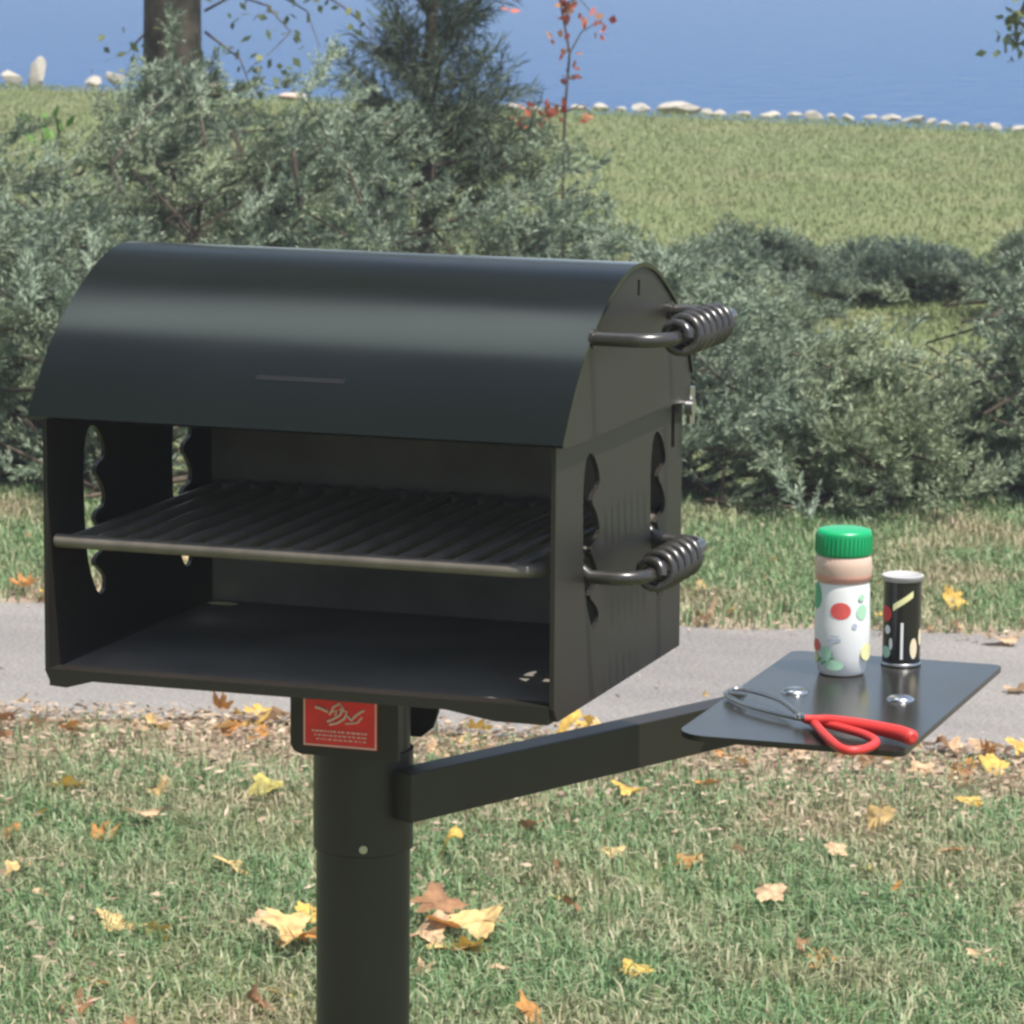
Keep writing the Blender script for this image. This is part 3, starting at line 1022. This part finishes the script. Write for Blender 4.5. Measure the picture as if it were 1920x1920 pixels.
def leaf_mesh(seed, colour, lobes=5, curl=0.25):
    r = np.random.default_rng(seed)
    vs, fs = [(0, 0, 0)], []
    n = 40
    ph = r.uniform(0, 6.28)
    cx, cy = r.normal(0, curl), r.normal(curl * .5, curl * .6)
    tw = r.normal(0, curl * .6)
    rings = (0.35, 0.7, 1.0)
    for ring in rings:
        for k in range(n):
            th = 2 * math.pi * k / n
            # lobes fan out around the tip; the stalk side is cut in
            lob = 0.62 + 0.38 * abs(math.cos(th * lobes / 2)) ** 1.6
            lob *= 0.55 + 0.45 * (0.5 + 0.5 * math.cos(th)) ** 0.5
            lob *= 1 + 0.10 * math.sin(th * 17 + ph)
            rad = lob * (ring if ring < 1 else 1)
            if ring < 1:
                rad = ring * (0.55 + (lob - 0.55) * ring)
            x, y = rad * math.cos(th), rad * math.sin(th) * 0.92
            z = cx * x * x + cy * y * y * 1.3 + tw * x * y + 0.05 * math.sin(4 * th + ph) * ring
            vs.append((x, y, z))
    for k in range(n):
        fs.append((0, 1 + k, 1 + (k + 1) % n))
        for j in range(len(rings) - 1):
            a = 1 + j * n
            fs.append((a + k, a + n + k, a + n + (k + 1) % n, a + (k + 1) % n))
    m = MB().add(vs, fs, True)
    m.tube([(-.02, 0, .01), (-.35, .02, .03), (-.75, .08, .06)], [.022, .018, .014], 5)
    zmin = min(p[2] for p in m.v)
    me = bpy.data.meshes.new('fallen_leaf')
    me.from_pydata([(x, y, z - zmin) for x, y, z in m.v], [], m.f)
    me.polygons.foreach_set('use_smooth', [True] * len(m.f))
    me.materials.append(LEAFM[colour])
    return me


LEAVES = {c: [leaf_mesh(hash_i * 13 + ci * 101, c, (5, 3, 5, 7)[hash_i], (.28, .48, .16, .62)[hash_i]) for hash_i in range(4)] for ci, c in enumerate(LEAFC)}


def put_leaf(x, y, z, size, colour, label, group=None, tilt=0.25, var=None, rz=None):
    me = LEAVES[colour][random.randrange(4) if var is None else var]
    o = bpy.data.objects.new('fallen_leaf', me)
    C.objects.link(o)
    o.location = (x, y, z)
    o.scale = (size * .5,) * 3
    o.rotation_euler = (random.gauss(0, tilt), random.gauss(0, tilt), random.uniform(0, 6.28) if rz is None else rz)
    return tag(o, label, 'fallen leaf', group)


# the leaves that stand out, one by one: photo spot, size in m, colour, label, tilt
SPOT = [
    (50, 1088, .075, 'orange', 'orange fallen leaf beyond the path at the far left', .5, .03),
    (130, 1462, .085, 'yellow', 'yellow fallen leaf at left, nearest below the footpath edge', .6, .03),
    (183, 1560, .06, 'orange', 'dull orange fallen leaf in left grass under the yellow one', .3, .02),
    (20, 1556, .07, 'orange', 'dull orange fallen leaf cut by the left picture edge', .3, .02),
    (82, 1672, .06, 'tan', 'pale tan upright fallen leaf near the left edge', .6, .02),
    (228, 1722, .11, 'cream', 'large cream yellow fallen leaf alone in the lower left grass', .3, .025),
    (160, 1744, .06, 'brown', 'dark brown fallen leaf touching the large cream leaf at left', .3, .01),
    (175, 1832, .07, 'orange', 'rusty orange fallen leaf low in the left corner', .4, .02),
    (140, 1885, .065, 'brown', 'brown curled fallen leaf lowest in the left corner', .4, .02),
    (505, 1482, .095, 'olive', 'olive yellow fallen leaf just left of the post sleeve', .3, .02),
    (438, 1612, .08, 'cream', 'pinkish cream fallen leaf left of the post mid height', .5, .03),
    (520, 1850, .055, 'yellow', 'yellow fallen leaf low beside the post on the left', .3, .02),
    (530, 1735, .105, 'cream', 'cream curled leaf on top of the pile left of post', .8, .045),
    (575, 1775, .115, 'cream', 'long cream leaf at the bottom of the pile left of post', .5, .02),
    (590, 1708, .095, 'yellow', 'yellow leaf at the back of the pile left of post', .6, .03),
    (812, 1688, .105, 'brown', 'rust brown leaf at the top of the pile right of post', .7, .05),
    (795, 1752, .11, 'tan', 'tan leaf against the post in the pile on its right', .5, .025),
    (845, 1768, .12, 'cream', 'big cream leaf spread in the pile right of post', .4, .025),
    (905, 1715, .105, 'cream', 'pale cream leaf standing upright right of the pile', 1.2, .05),
    (785, 1812, .06, 'tan', 'small tan leaf under the pile right of post', .4, .02),
    (835, 1720, .08, 'orange', 'orange leaf in the middle of the pile right of post', .6, .045),
    (880, 1765, .08, 'yellow', 'yellow leaf at the right end of the pile right of post', .5, .03),
    (600, 1750, .075, 'orange', 'orange leaf tucked against the post in the left pile', .6, .04),
    (500, 1715, .07, 'tan', 'tan leaf at the far left end of the pile left of post', .6, .035),
    (862, 1602, .055, 'yellow', 'small yellow leaf right of the post sleeve', .5, .03),
    (1172, 1482, .075, 'yellow', 'yellow fallen leaf in the grass below the shelf arm', .4, .03),
    (1325, 1462, .07, 'orange', 'orange fallen leaf below the near end of the shelf', .3, .03),
    (1650, 1520, .08, 'cream', 'pale cream leaf standing on edge in the right grass', 1.2, .04),
    (1290, 1606, .075, 'orange', 'orange fallen leaf in open grass right of post', .3, .02),
    (1385, 1580, .05, 'tan', 'small tan leaf right of the orange leaf in open grass', .4, .03),
    (1630, 1618, .06, 'olive', 'olive leaf in the grass below the upright cream leaf', .3, .02),
    (1545, 1786, .085, 'orange', 'rusty orange leaf lying low in the right grass', .25, .02),
    (1850, 1782, .085, 'tan', 'tan leaf low near the right picture edge', .3, .02),
    (1818, 1494, .07, 'yellow', 'golden leaf at right just below the footpath', .4, .03),
    (1045, 1672, .06, 'olive', 'faded olive leaf midway between post and right grass', .3, .02),
    (1342, 1140, .10, 'tan', 'tan curled leaf beyond the path beside the firebox', .7, .04),
    (1785, 1112, .09, 'yellow', 'golden leaf beyond the path right of the can', .6, .04),
    (1885, 1196, .085, 'tan', 'tan leaf on the far path edge at right', .4, .02),
    (1908, 1285, .07, 'tan', 'tan leaf on the footpath at the right picture edge', .4, .02),
    (1785, 1392, .08, 'tan', 'tan leaf on the near path edge right of shelf', .5, .025),
    (42, 1306, .05, 'cream', 'small cream leaf on the footpath at left', .8, .015),
    (1325, 1300, .035, 'cream', 'tiny cream leaf on the footpath behind the shelf arm', .6, .01),
]
for x, y, s, c, lb, tl, z in SPOT:
    P = gp(x, y, z)
    put_leaf(P[0], P[1], z - .012, s, c, lb, 'fallen leaves', tl * .75, random.choice((0, 1, 2)) if s > .09 else None)

KINDS = [('tan', .30), ('brown', .2), ('yellow', .2), ('orange', .18), ('cream', .12)]


def pick():
    u = random.random()
    for k_, w in KINDS:
        u -= w
        if u < 0:
            return k_
    return 'tan'


def strew(n, fn, where, size, zz):
    k_ = 0
    while k_ < n:
        P = fn()
        if P is None:
            continue
        c = pick()
        put_leaf(P[0], P[1], zz * random.uniform(.3, 1.2), random.uniform(*size), c, 'small %s fallen leaf lying %s' % (c, where), 'small %s leaves %s' % (c, where), .45)
        k_ += 1


def f_near():
    p = CAM[:2] + RT * random.uniform(-1.6, 1.6) + FW * random.uniform(5.0, 7.3)
    return None if on_path(p, .12) or p @ pn > near0 else p


def f_edge():
    s = pa + random.uniform(-1.8, 1.8)
    return pdir * s + pn * (path_near(s) - abs(random.gauss(0, .13)) + .02)


def f_faredge():
    s = pa + random.uniform(-1.9, 1.9)
    return pdir * s + pn * (path_far(s) + abs(random.gauss(0, .12)) - .03)


def f_strip():
    s = pa + random.uniform(-1.9, 1.9)
    return pdir * s + pn * (far0 + random.uniform(.1, .8))


strew(85, f_near, 'in the near grass', (.032, .078), .024)
strew(95, f_edge, 'along the near path edge', (.04, .085), .02)
strew(44, f_faredge, 'along the far path edge', (.025, .055), .014)
strew(24, f_strip, 'in the grass strip beyond the path', (.025, .05), .028)

# ------------------------------------------------------------------ junipers


def juniper(seed, R, H, nb, lean=(0, 0), sprig=1.0):
    r = np.random.default_rng(seed)
    stems = MB()
    bs, ds, ls = [], [], []
    for i in range(int(nb * .62)):
        th = r.uniform(0, 2 * np.pi)
        rr = R * np.sqrt(r.uniform(0.0, 1.0)) * 0.72
        c = np.array([math.cos(th), math.sin(th), 0.0])
        p0 = c * rr
        dome = H * (1 - 0.80 * (rr / (R * .80)) ** 2) * r.choice([r.uniform(0.78, 1.10), r.uniform(0.25, 0.9)])
        ln = r.uniform(0.34, 0.62) * (0.6 + 0.5 * H / .7)
        el = r.uniform(0.08, 0.72)
        thd = th + r.normal(0, 0.7)
        d0 = np.array([math.cos(thd) * math.cos(el) + lean[0], math.sin(thd) * math.cos(el) + lean[1], math.sin(el)])
        d0 = d0 / np.linalg.norm(d0)
        tip = p0 + np.array([0, 0, dome])
        st = tip - d0 * ln
        st[2] = max(0.03, st[2])
        sag = r.uniform(-0.02, 0.09)
        nsp = 38
        tt = np.sort(r.uniform(0.12, 1.0, nsp))
        line_p = st[None] * (1 - tt[:, None]) + tip[None] * tt[:, None]
        line_p[:, 2] += sag * np.sin(np.pi * tt)
        if i % 3 == 0:
            root = np.array([p0[0] * .25, p0[1] * .25, 0.0])
            stems.tube([root, (root + st) / 2 + np.array([0, 0, .04]), st, (st + tip) / 2 + np.array([0, 0, sag]), tip], [.012, .009, .006, .004, .002], 5, caps=False)
        bd = unit(tip - st)
        perp = r.normal(size=(nsp, 3))
        perp -= (perp @ bd)[:, None] * bd
        perp = unit(perp)
        sdv = unit(bd[None] * r.uniform(.55, 1.0, nsp)[:, None] + perp * r.uniform(.22, .62, nsp)[:, None] + np.array([0, 0, .20]))
        sl_ = sprig * r.uniform(.045, .095, nsp) * (1.2 - .55 * tt)
        nn = 20
        for k in range(nn):
            u = (k + r.uniform(0, 1, nsp)) / nn
            bp_ = line_p + sdv * (sl_ * u)[:, None]
            pr = r.normal(size=(nsp, 3))
            dn = unit(sdv + unit(pr) * .75)
            bs.append(bp_); ds.append(dn); ls.append(r.uniform(.013, .025, nsp))
    bs, ds, ls = np.concatenate(bs), np.concatenate(ds), np.concatenate(ls)
    bs[:, 2] = np.maximum(bs[:, 2], .01)
    V, F = needles(bs, ds, ls, ls * .22, r)
    return V, F, stems


def juniper_thing(seed, R, H, nb, loc, label, lean=(0, 0), rz=0.0):
    o = empty('juniper_shrub', loc, label, 'juniper shrub', 'junipers behind the path')
    V, F, st = juniper(seed, R, H, nb, lean)
    arrays('foliage', V, F, JUN, o)
    st.build('stem', TWIG, o)
    o.rotation_euler[2] = rz
    return o


jl = [  # right, forward, radius, height, branches, label, lean
    (-1.15, 10.35, .62, .66, 190, 'grey green juniper at the far left just behind path', (-.2, -.2)),
    (-.42, 10.30, .60, .62, 190, 'low grey green juniper hidden mostly behind the grill firebox', (0, -.2)),
    (.36, 10.25, .56, .58, 190, 'juniper behind the right side of the grill and its handles', (.2, -.2)),
    (.90, 10.10, .54, .40, 200, 'low juniper in front, directly above the white shaker', (.2, -.2)),
    (1.42, 10.25, .52, .60, 190, 'juniper cut by the right picture edge, above the can', (.1, -.2)),
    (-1.35, 11.55, .72, .84, 200, 'tall grey green juniper at the left edge below the rocks', (.3, 0)),
    (-.50, 11.75, .75, .94, 210, 'tallest spreading juniper in the middle left with dark hollows', (.5, 0)),
    (.10, 11.65, .62, .72, 190, 'yellowish green juniper just above the grill hood', (.3, 0)),
    (.52, 11.45, .44, .44, 150, 'low juniper right of hood in front of open lawn', (.3, 0)),
    (-.98, 12.4, .62, 1.0, 170, 'juniper hiding the foot of the thick tree trunk', (.3, 0)),
    (1.98, 11.3, .50, .55, 120, 'small juniper peeping in at the right edge of lawn', (-.2, 0)),
    (-2.0, 10.9, .7, .75, 120, 'juniper outside the left of the bed', (0, 0)),
]
for i, (a, bb, R, H, nb, lb, ln) in enumerate(jl):
    wl = RT * ln[0] + FW * ln[1]
    juniper_thing(40 + i, R, H, nb, ab(a, bb), lb, (wl[0], wl[1]))
# flat sprawling sprays on the lawn, right
juniper_thing(71, .52, .24, 150, ab(.82, 14.4), 'low dark juniper spray running out onto the sunny lawn', (.6, 0))
juniper_thing(72, .52, .17, 150, ab(1.34, 14.8), 'flattest juniper, a dark strip across the lawn at right', (-.3, 0))
juniper_thing(73, .46, .30, 140, ab(1.86, 14.2), 'dark juniper closing the lawn gap at the right edge', (-.5, 0))
juniper_thing(74, .40, .34, 130, ab(.74, 12.2), 'feathery juniper tips reaching right over the lawn', (.8, 0))


# ------------------------------------------------------------------ trees


def limb(mb, pts, r0, r1, seg=8):
    n_ = len(pts)
    mb.tube(pts, [r0 + (r1 - r0) * i / (n_ - 1) for i in range(n_)], seg)


def leaf_cloud(pts, n, spread, size, r):
    pts = np.array(pts)
    c = pts[r.integers(0, len(pts), n)] + r.normal(0, spread, (n, 3))
    return needles(c, r.normal(size=(n, 3)) + np.array([0, 0, -.4]), size * r.uniform(.6, 1.3, n), size * .6 * r.uniform(.7, 1.2, n), r)


def px3(x, y, b_):
    """world point at ground distance b_ seen at photo (x, y)"""
    v = D_ + R_ * (x - 960) / FPX + U_ * (960 - y) / FPX
    return Vector(CAM + v * (b_ / np.hypot(v[0], v[1])))


# broad trunk, left: crown is above the picture, one low twiggy branch dips in
TB = 15.6
tp = px3(322, 120, TB)
r = np.random.default_rng(5)
tree = empty('tree', (tp.x, tp.y, 0), 'thick grey brown tree trunk rising before the lake at left', 'tree')
tr = MB()
tx = Vector((tp.x, tp.y, 0))
limb(tr, [tx + Vector((0, 0, -.1)), tx + Vector((.0, 0, .25)), tx + Vector((0.004, 0, 1.0)), tx + Vector((-.05, .05, 2.4)), tx + Vector((.1, 0, 4.2))], .128, .085, 20)
tips = []
for k in range(16):
    z = r.uniform(2.2, 4.2)
    th = k * 2.4
    p0 = tx + Vector((0.02, 0, z))
    l_ = r.uniform(1.2, 2.2)
    p2 = p0 + Vector((math.cos(th) * l_, math.sin(th) * l_, r.uniform(.3, 1.4)))
    p1 = (p0 + p2) / 2 + Vector((0, 0, .15))
    limb(tr, [p0, p1, p2], .045, .012, 6)
    tips += [p1, p2, (p1 + p2) / 2]
twg = MB()
lowt = []
for pts in ([(385, 20), (440, -10), (500, 10), (545, 60), (500, 105)], [(385, -30), (470, -40), (575, 20), (600, 90)], [(380, -40), (520, -60), (640, 10), (700, 60), (690, 90)], [(275, 60), (250, 85), (240, 100)], [(385, 60), (450, 110), (470, 165)]):
    q_ = [px3(x, y, TB - .15 * i) for i, (x, y) in enumerate(pts)]
    limb(twg, q_, .006, .0018, 5)
    lowt += q_[1:]
tr2 = MB()
tr.v, off_ = tr.v, None
trunk = tr.build('trunk', BARK, tree, off=tx)
twg.build('low_branch', TWIG, tree, off=tx)
V, F = leaf_cloud([(p - tx) for p in tips], 5200, .42, .10, r)
arrays('crown', V, F, GRL, tree)
V, F = leaf_cloud([(p - tx) for p in lowt], 130, .07, .045, r)
arrays('low_leaves', V, F, GRL, tree)

# broad trees behind the photographer: they close off the low sky that the hood and firebox mirror
def crown_tree(loc, hgt, rad, seed, lb='tall leafy tree standing behind the photographer', grp='trees behind the photographer'):
    rr = np.random.default_rng(seed)
    o = empty('tree', loc, lb, 'tree', grp)
    m_ = MB()
    limb(m_, [Vector((0, 0, -.1)), Vector((.1, 0, hgt * .3)), Vector((-.1, .1, hgt * .6)), Vector((0, 0, hgt * .95))], .26, .05, 12)
    ctr_ = []
    for k in range(34):
        z = hgt * rr.uniform(.16, .97)
        prof_ = math.sin(math.pi * min(1, max(.05, (z / hgt - .08) / .95))) ** .6
        th = k * 2.4
        l_ = rad * prof_ * rr.uniform(.45, 1.0)
        p2 = Vector((math.cos(th) * l_, math.sin(th) * l_, z))
        p0 = Vector((0, 0, max(1.2, z - l_ * .6)))
        limb(m_, [p0, (p0 + p2) / 2 + Vector((0, 0, .2)), p2], .07, .015, 6)
        ctr_ += [p2, (p0 + p2) / 2]
    m_.build('trunk', BARK, o)
    V, F = leaf_cloud(ctr_, 22000, .75, .15, rr)
    arrays('crown', V, F, GRL, o)


for k, (x, y, h_, r_) in enumerate(((-3.2, -7.6, 15.5, 3.9), (-7.8, -5.2, 14, 3.8), (-2.0, -15, 17, 4.5))):
    crown_tree((x, y, 0), h_, r_, 300 + k)

crown_tree((-6.2, 7.2, 0), 15, 4.3, 320, 'tall leafy tree left of the junipers, beyond the left edge', None)

# small pine behind the hood
PB_ = 13.0
base = px3(800, 200, PB_)
pine = empty('pine_tree', (base.x, base.y, 0), 'young dark pine with ragged boughs standing before the lake', 'pine tree')
pb = Vector((base.x, base.y, 0))
tr = MB()
limb(tr, [pb, pb + Vector((.0, 0, .6)), pb + Vector((.02, 0, 1.2)), pb + Vector((0, 0, 2.1))], .035, .010, 8)
bs, ds, ls = [], [], []
def bough(p0, p2, n_, rr):
    p1 = (p0 + p2) / 2 + Vector((0, 0, -.03))
    limb(tr, [p0, p1, p2], .010, .003, 5)
    for k in range(n_):
        u = r.uniform(.25, 1.0)
        q_ = (1 - u) ** 2 * np.array(p0) + 2 * u * (1 - u) * np.array(p1) + u * u * np.array(p2)
        q_ = q_ + r.normal(0, .012, 3)
        dd = unit(np.array(p2 - p0) * .9 + r.normal(0, .18, 3) + np.array([0, 0, .05]))
        for j in range(18):
            bs.append(q_ + dd * .006 * j); ds.append(dd + unit(r.normal(size=3)) * .8); ls.append(r.uniform(.03, .055))
targets = [(700, 90, 13.0), (660, 130, 12.8), (640, 210, 12.7), (745, 30, 13.0), (760, 60, 12.8), (735, 95, 13.1), (850, 20, 12.9), (885, 0, 13.1), (905, -10, 13.), (870, 60, 13.1),
           (930, 150, 12.9), (955, 165, 13.1), (910, 110, 13.2), (700, 170, 13.3), (760, 140, 12.7), (830, 110, 12.6), (720, 230, 12.6), (880, 200, 12.6), (930, 215, 12.7),
           (680, 240, 13.2), (780, 190, 12.5), (850, 160, 13.3), (990, 250, 12.6), (640, 260, 12.5), (800, 240, 12.4), (900, 250, 12.4), (790, -30, 13.2), (830, -60, 12.8), (720, -70, 13.1), (900, -80, 13.1), (1010, 330, 12.4), (960, 300, 12.5)]
for x, y, b_ in targets:
    p2 = px3(x, y, b_)
    z0 = max(.12, p2.z - r.uniform(.08, .22))
    bough(pb + Vector((0, 0, z0)), p2, 34, r)
for k in range(26):
    z = r.uniform(1.25, 2.0); th = k * 2.4; l_ = (2.25 - z) * .45
    bough(pb + Vector((0, 0, z)), pb + Vector((math.cos(th) * l_, math.sin(th) * l_, z + .12)), 26, r)
for k in range(22):
    z = r.uniform(.1, .6); th = k * 2.4; l_ = r.uniform(.25, .45)
    bough(pb + Vector((0, 0, z)), pb + Vector((math.cos(th) * l_, math.sin(th) * l_, z + .12)), 26, r)
tr.build('trunk', TWIG, pine, off=pb)
bs, ds, ls = np.array(bs) - np.array(pb), np.array(ds), np.array(ls)
V, F = needles(bs, ds, ls, ls * .05 + .0016, r)
arrays('foliage', V, F, JUND, pine)

# sapling with a few red leaves
SB = 12.4
s0 = px3(1058, 340, SB); s0.z = 0
sap = empty('sapling', s0, 'thin bare sapling carrying a few red autumn leaves', 'sapling')
st = MB()
q_ = [s0, px3(1056, 300, SB), px3(1060, 200, SB), px3(1068, 100, SB), px3(1050, 0, SB), px3(1045, -90, SB)]
limb(st, q_, .006, .0025, 6)
for pts in ([(1068, 100), (1090, 60), (1125, 40)], [(1062, 130), (1070, 150), (1078, 140)], [(1052, 10), (1085, -5), (1110, 25)], [(1060, 200), (1010, 190), (970, 215)], [(1060, 210), (1090, 195), (1110, 215)], [(1048, -20), (1000, -20), (965, 5)]):
    limb(st, [px3(x, y, SB) for x, y in pts], .0028, .0014, 5)
st.build('trunk', TWIG, sap, off=s0)
ctr = [(1065, 18, 9), (1050, 5, 6), (1075, 10, 6), (1100, 42, 6), (1128, 38, 6), (1118, 55, 4), (1055, 75, 4), (1062, 95, 3), (1075, 135, 6), (1058, 88, 3), (960, 8, 5), (985, 222, 6), (1000, 215, 5), (1050, 205, 8), (1095, 220, 6), (1035, 215, 6), (1010, 200, 4)]
bs = []
for x, y, k in ctr:
    for _ in range(k):
        bs.append(np.array(px3(x + r.normal(0, 9), y + r.normal(0, 9), SB + r.normal(0, .02))) - np.array(s0))
bs = np.array(bs)
V, F = needles(bs, r.normal(size=(len(bs), 3)), r.uniform(.022, .042, len(bs)), r.uniform(.016, .028, len(bs)), r)
arrays('crown', V, F, REDL, sap)

# tree just outside on the right whose hanging spray enters the top corner
RB = 14.0
rt = ab(2.75, RB)
tree2 = empty('tree', rt, 'tree whose dark hanging spray enters the top right corner', 'tree')
tr = MB()
limb(tr, [rt + Vector((0, 0, -.1)), rt + Vector((0, 0, .9)), rt + Vector((-.05, 0, 2.2)), rt + Vector((0, .1, 3.6))], .09, .03, 12)
tips = []
for k in range(11):
    z = r.uniform(1.7, 3.5); th = k * 2.4; l_ = r.uniform(.7, 1.3)
    p0 = rt + Vector((0, 0, z)); p2 = p0 + Vector((math.cos(th) * l_, math.sin(th) * l_, r.uniform(-.1, .6)))
    limb(tr, [p0, (p0 + p2) / 2 + Vector((0, 0, .1)), p2], .025, .006, 6)
    tips += [p2, (p0 + p2) / 2]
hang = [rt + Vector((-.02, 0, 1.5)), px3(1985, -60, RB), px3(1935, -20, RB), px3(1908, 40, RB), px3(1902, 75, RB)]
limb(tr, hang, .02, .003, 6)
tr.build('trunk', BARK, tree2, off=rt)
V, F = leaf_cloud([p - rt for p in tips], 2600, .28, .08, r)
V2, F2 = leaf_cloud([hang[2] - rt, hang[3] - rt, hang[3] - rt, hang[4] - rt], 90, .035, .04, r)
arrays('crown', np.concatenate([V, V2]), np.concatenate([F, F2 + len(V)]), GRL, tree2)

# bright weed in the left lawn
wp = px3(135, 235, 13.2); wp.z = 0
weed = empty('weed', wp, 'bright green leafy weed above the left junipers', 'weed')
st = MB()
bs, ds = [], []
for k in range(9):
    th = k * 2.4
    p2 = Vector((math.cos(th) * .13, math.sin(th) * .13, r.uniform(.5, .78)))
    limb(st, [Vector((0, 0, 0)), p2 * .5 + Vector((0, 0, .05)), p2], .004, .002, 5)
    for j in range(16):
        u = r.uniform(.45, 1)
        bs.append(np.array(p2) * u + r.normal(0, .015, 3)); ds.append(r.normal(size=3) + np.array([0, 0, .6]))
st.build('stem', TWIG, weed)
V, F = needles(np.array(bs), np.array(ds), .06, .022, r)
arrays('leaves', V, F, WEED, weed)


# ------------------------------------------------------------------ shore stones
def rock(seed, loc, sx, sy, sz, m, label, rz=0, tilt=0):
    rr = np.random.default_rng(seed)
    bm = bmesh.new()
    bmesh.ops.create_icosphere(bm, subdivisions=3, radius=1.0)
    cuts = unit(rr.normal(size=(9, 3))); dist = rr.uniform(.42, .8, 9)
    for v in bm.verts:
        p_ = np.array(v.co)
        for c_, d_ in zip(cuts, dist):
            e = p_ @ c_ - d_
            if e > 0:
                p_ = p_ - c_ * e
        v.co = p_ * (1 + rr.normal(0, .012))
    me = bpy.data.meshes.new('rock')
    bm.to_mesh(me); bm.free()
    o = link('rock', me, m, smooth=False)
    o.scale = (sx, sy, sz)
    o.rotation_euler = (0, tilt, rz)
    o.location = loc
    return tag(o, label, 'rock', 'pale stones along the lake shore')


def stone(x, ytop, ybot, wpx, label, m=ROCKM, seed=0, tilt=0):
    P = gp(x, ybot, 0.0)
    dist = np.linalg.norm(P[:2] - CAM[:2])
    k_ = dist / FPX
    hgt = (ybot - ytop) * k_
    w = wpx * k_
    rock(seed, (P[0], P[1], hgt * .38), w * .56, w * .45, hgt * .66, m, label, YAW, tilt)


LEFT = [(18, 130, 156, 46, 'low cream stone at the far left of the shore', ROCKM, 0), (70, 106, 158, 40, 'tall pointed cream boulder, highest on the left shore', ROCKM, .25),
        (178, 142, 160, 34, 'small round cream stone left of the tree trunk', ROCKM, 0), (217, 130, 160, 40, 'leaning grey stone beside the tree trunk', ROCKM, .5),
        (395, 136, 178, 34, 'pinkish upright stone right of the tree trunk', ROCKP, .1), (545, 170, 188, 52, 'flat tan stone seen between juniper tips', ROCKP, 0)]
for i, (x, y0, y1, w, lb, m, tl) in enumerate(LEFT):
    stone(x, y0, y1, w, lb, m, 100 + i, tl)
RIGHT = [(956, 192, 208, 30), (982, 199, 209, 18), (1006, 197, 208, 24), (1045, 199, 208, 22), (1086, 195, 208, 32), (1128, 193, 206, 32), (1165, 198, 207, 24), (1203, 193, 207, 40), (1277, 191, 212, 84), (1325, 204, 215, 22),
         (1348, 205, 217, 38), (1395, 208, 217, 30), (1447, 208, 219, 44), (1490, 210, 219, 26), (1527, 207, 221, 36), (1560, 213, 223, 24), (1590, 213, 226, 22), (1630, 214, 224, 28), (1670, 214, 225, 38), (1715, 216, 230, 48),
         (1748, 222, 232, 20), (1771, 225, 236, 28), (1805, 228, 238, 22), (1836, 229, 241, 24), (1866, 230, 243, 24), (1909, 234, 246, 34)]
ordn = ['first', 'second', 'third', 'fourth', 'fifth', 'sixth', 'seventh', 'eighth', 'ninth', 'tenth', 'eleventh', 'twelfth', 'thirteenth', 'fourteenth', 'fifteenth', 'sixteenth', 'seventeenth', 'eighteenth', 'nineteenth', 'twentieth'] + ['twenty ' + k_ for k_ in ('first', 'second', 'third', 'fourth', 'fifth', 'sixth', 'seventh')]
for i, (x, y0, y1, w) in enumerate(RIGHT):
    lb = 'widest flat white stone on the lawn shore right of sapling' if w == 84 else 'small white shore stone, %s from right along the lawn edge' % ordn[len(RIGHT) - 1 - i]
    stone(x, y0, y1, w, lb, ROCKM, 200 + i)


# ------------------------------------------------------------------ air
hm = bpy.data.materials.new('thin_haze')
hm.use_nodes = True
t = hm.node_tree
t.nodes.remove(t.nodes['Principled BSDF'])
pv = t.nodes.new('ShaderNodeVolumePrincipled')
pv.inputs['Color'].default_value = (0.93, 0.96, 1.0, 1)
pv.inputs['Density'].default_value = HAZE
pv.inputs['Anisotropy'].default_value = 0.2
t.links.new(pv.outputs[0], t.nodes['Material Output'].inputs['Volume'])
if HAZE:
    tag(MB().box(-60, 60, -40, 120, -3.0, 6.5).build('haze', hm), 'thin pale haze over the lawn and lake', 'haze', kind='stuff')
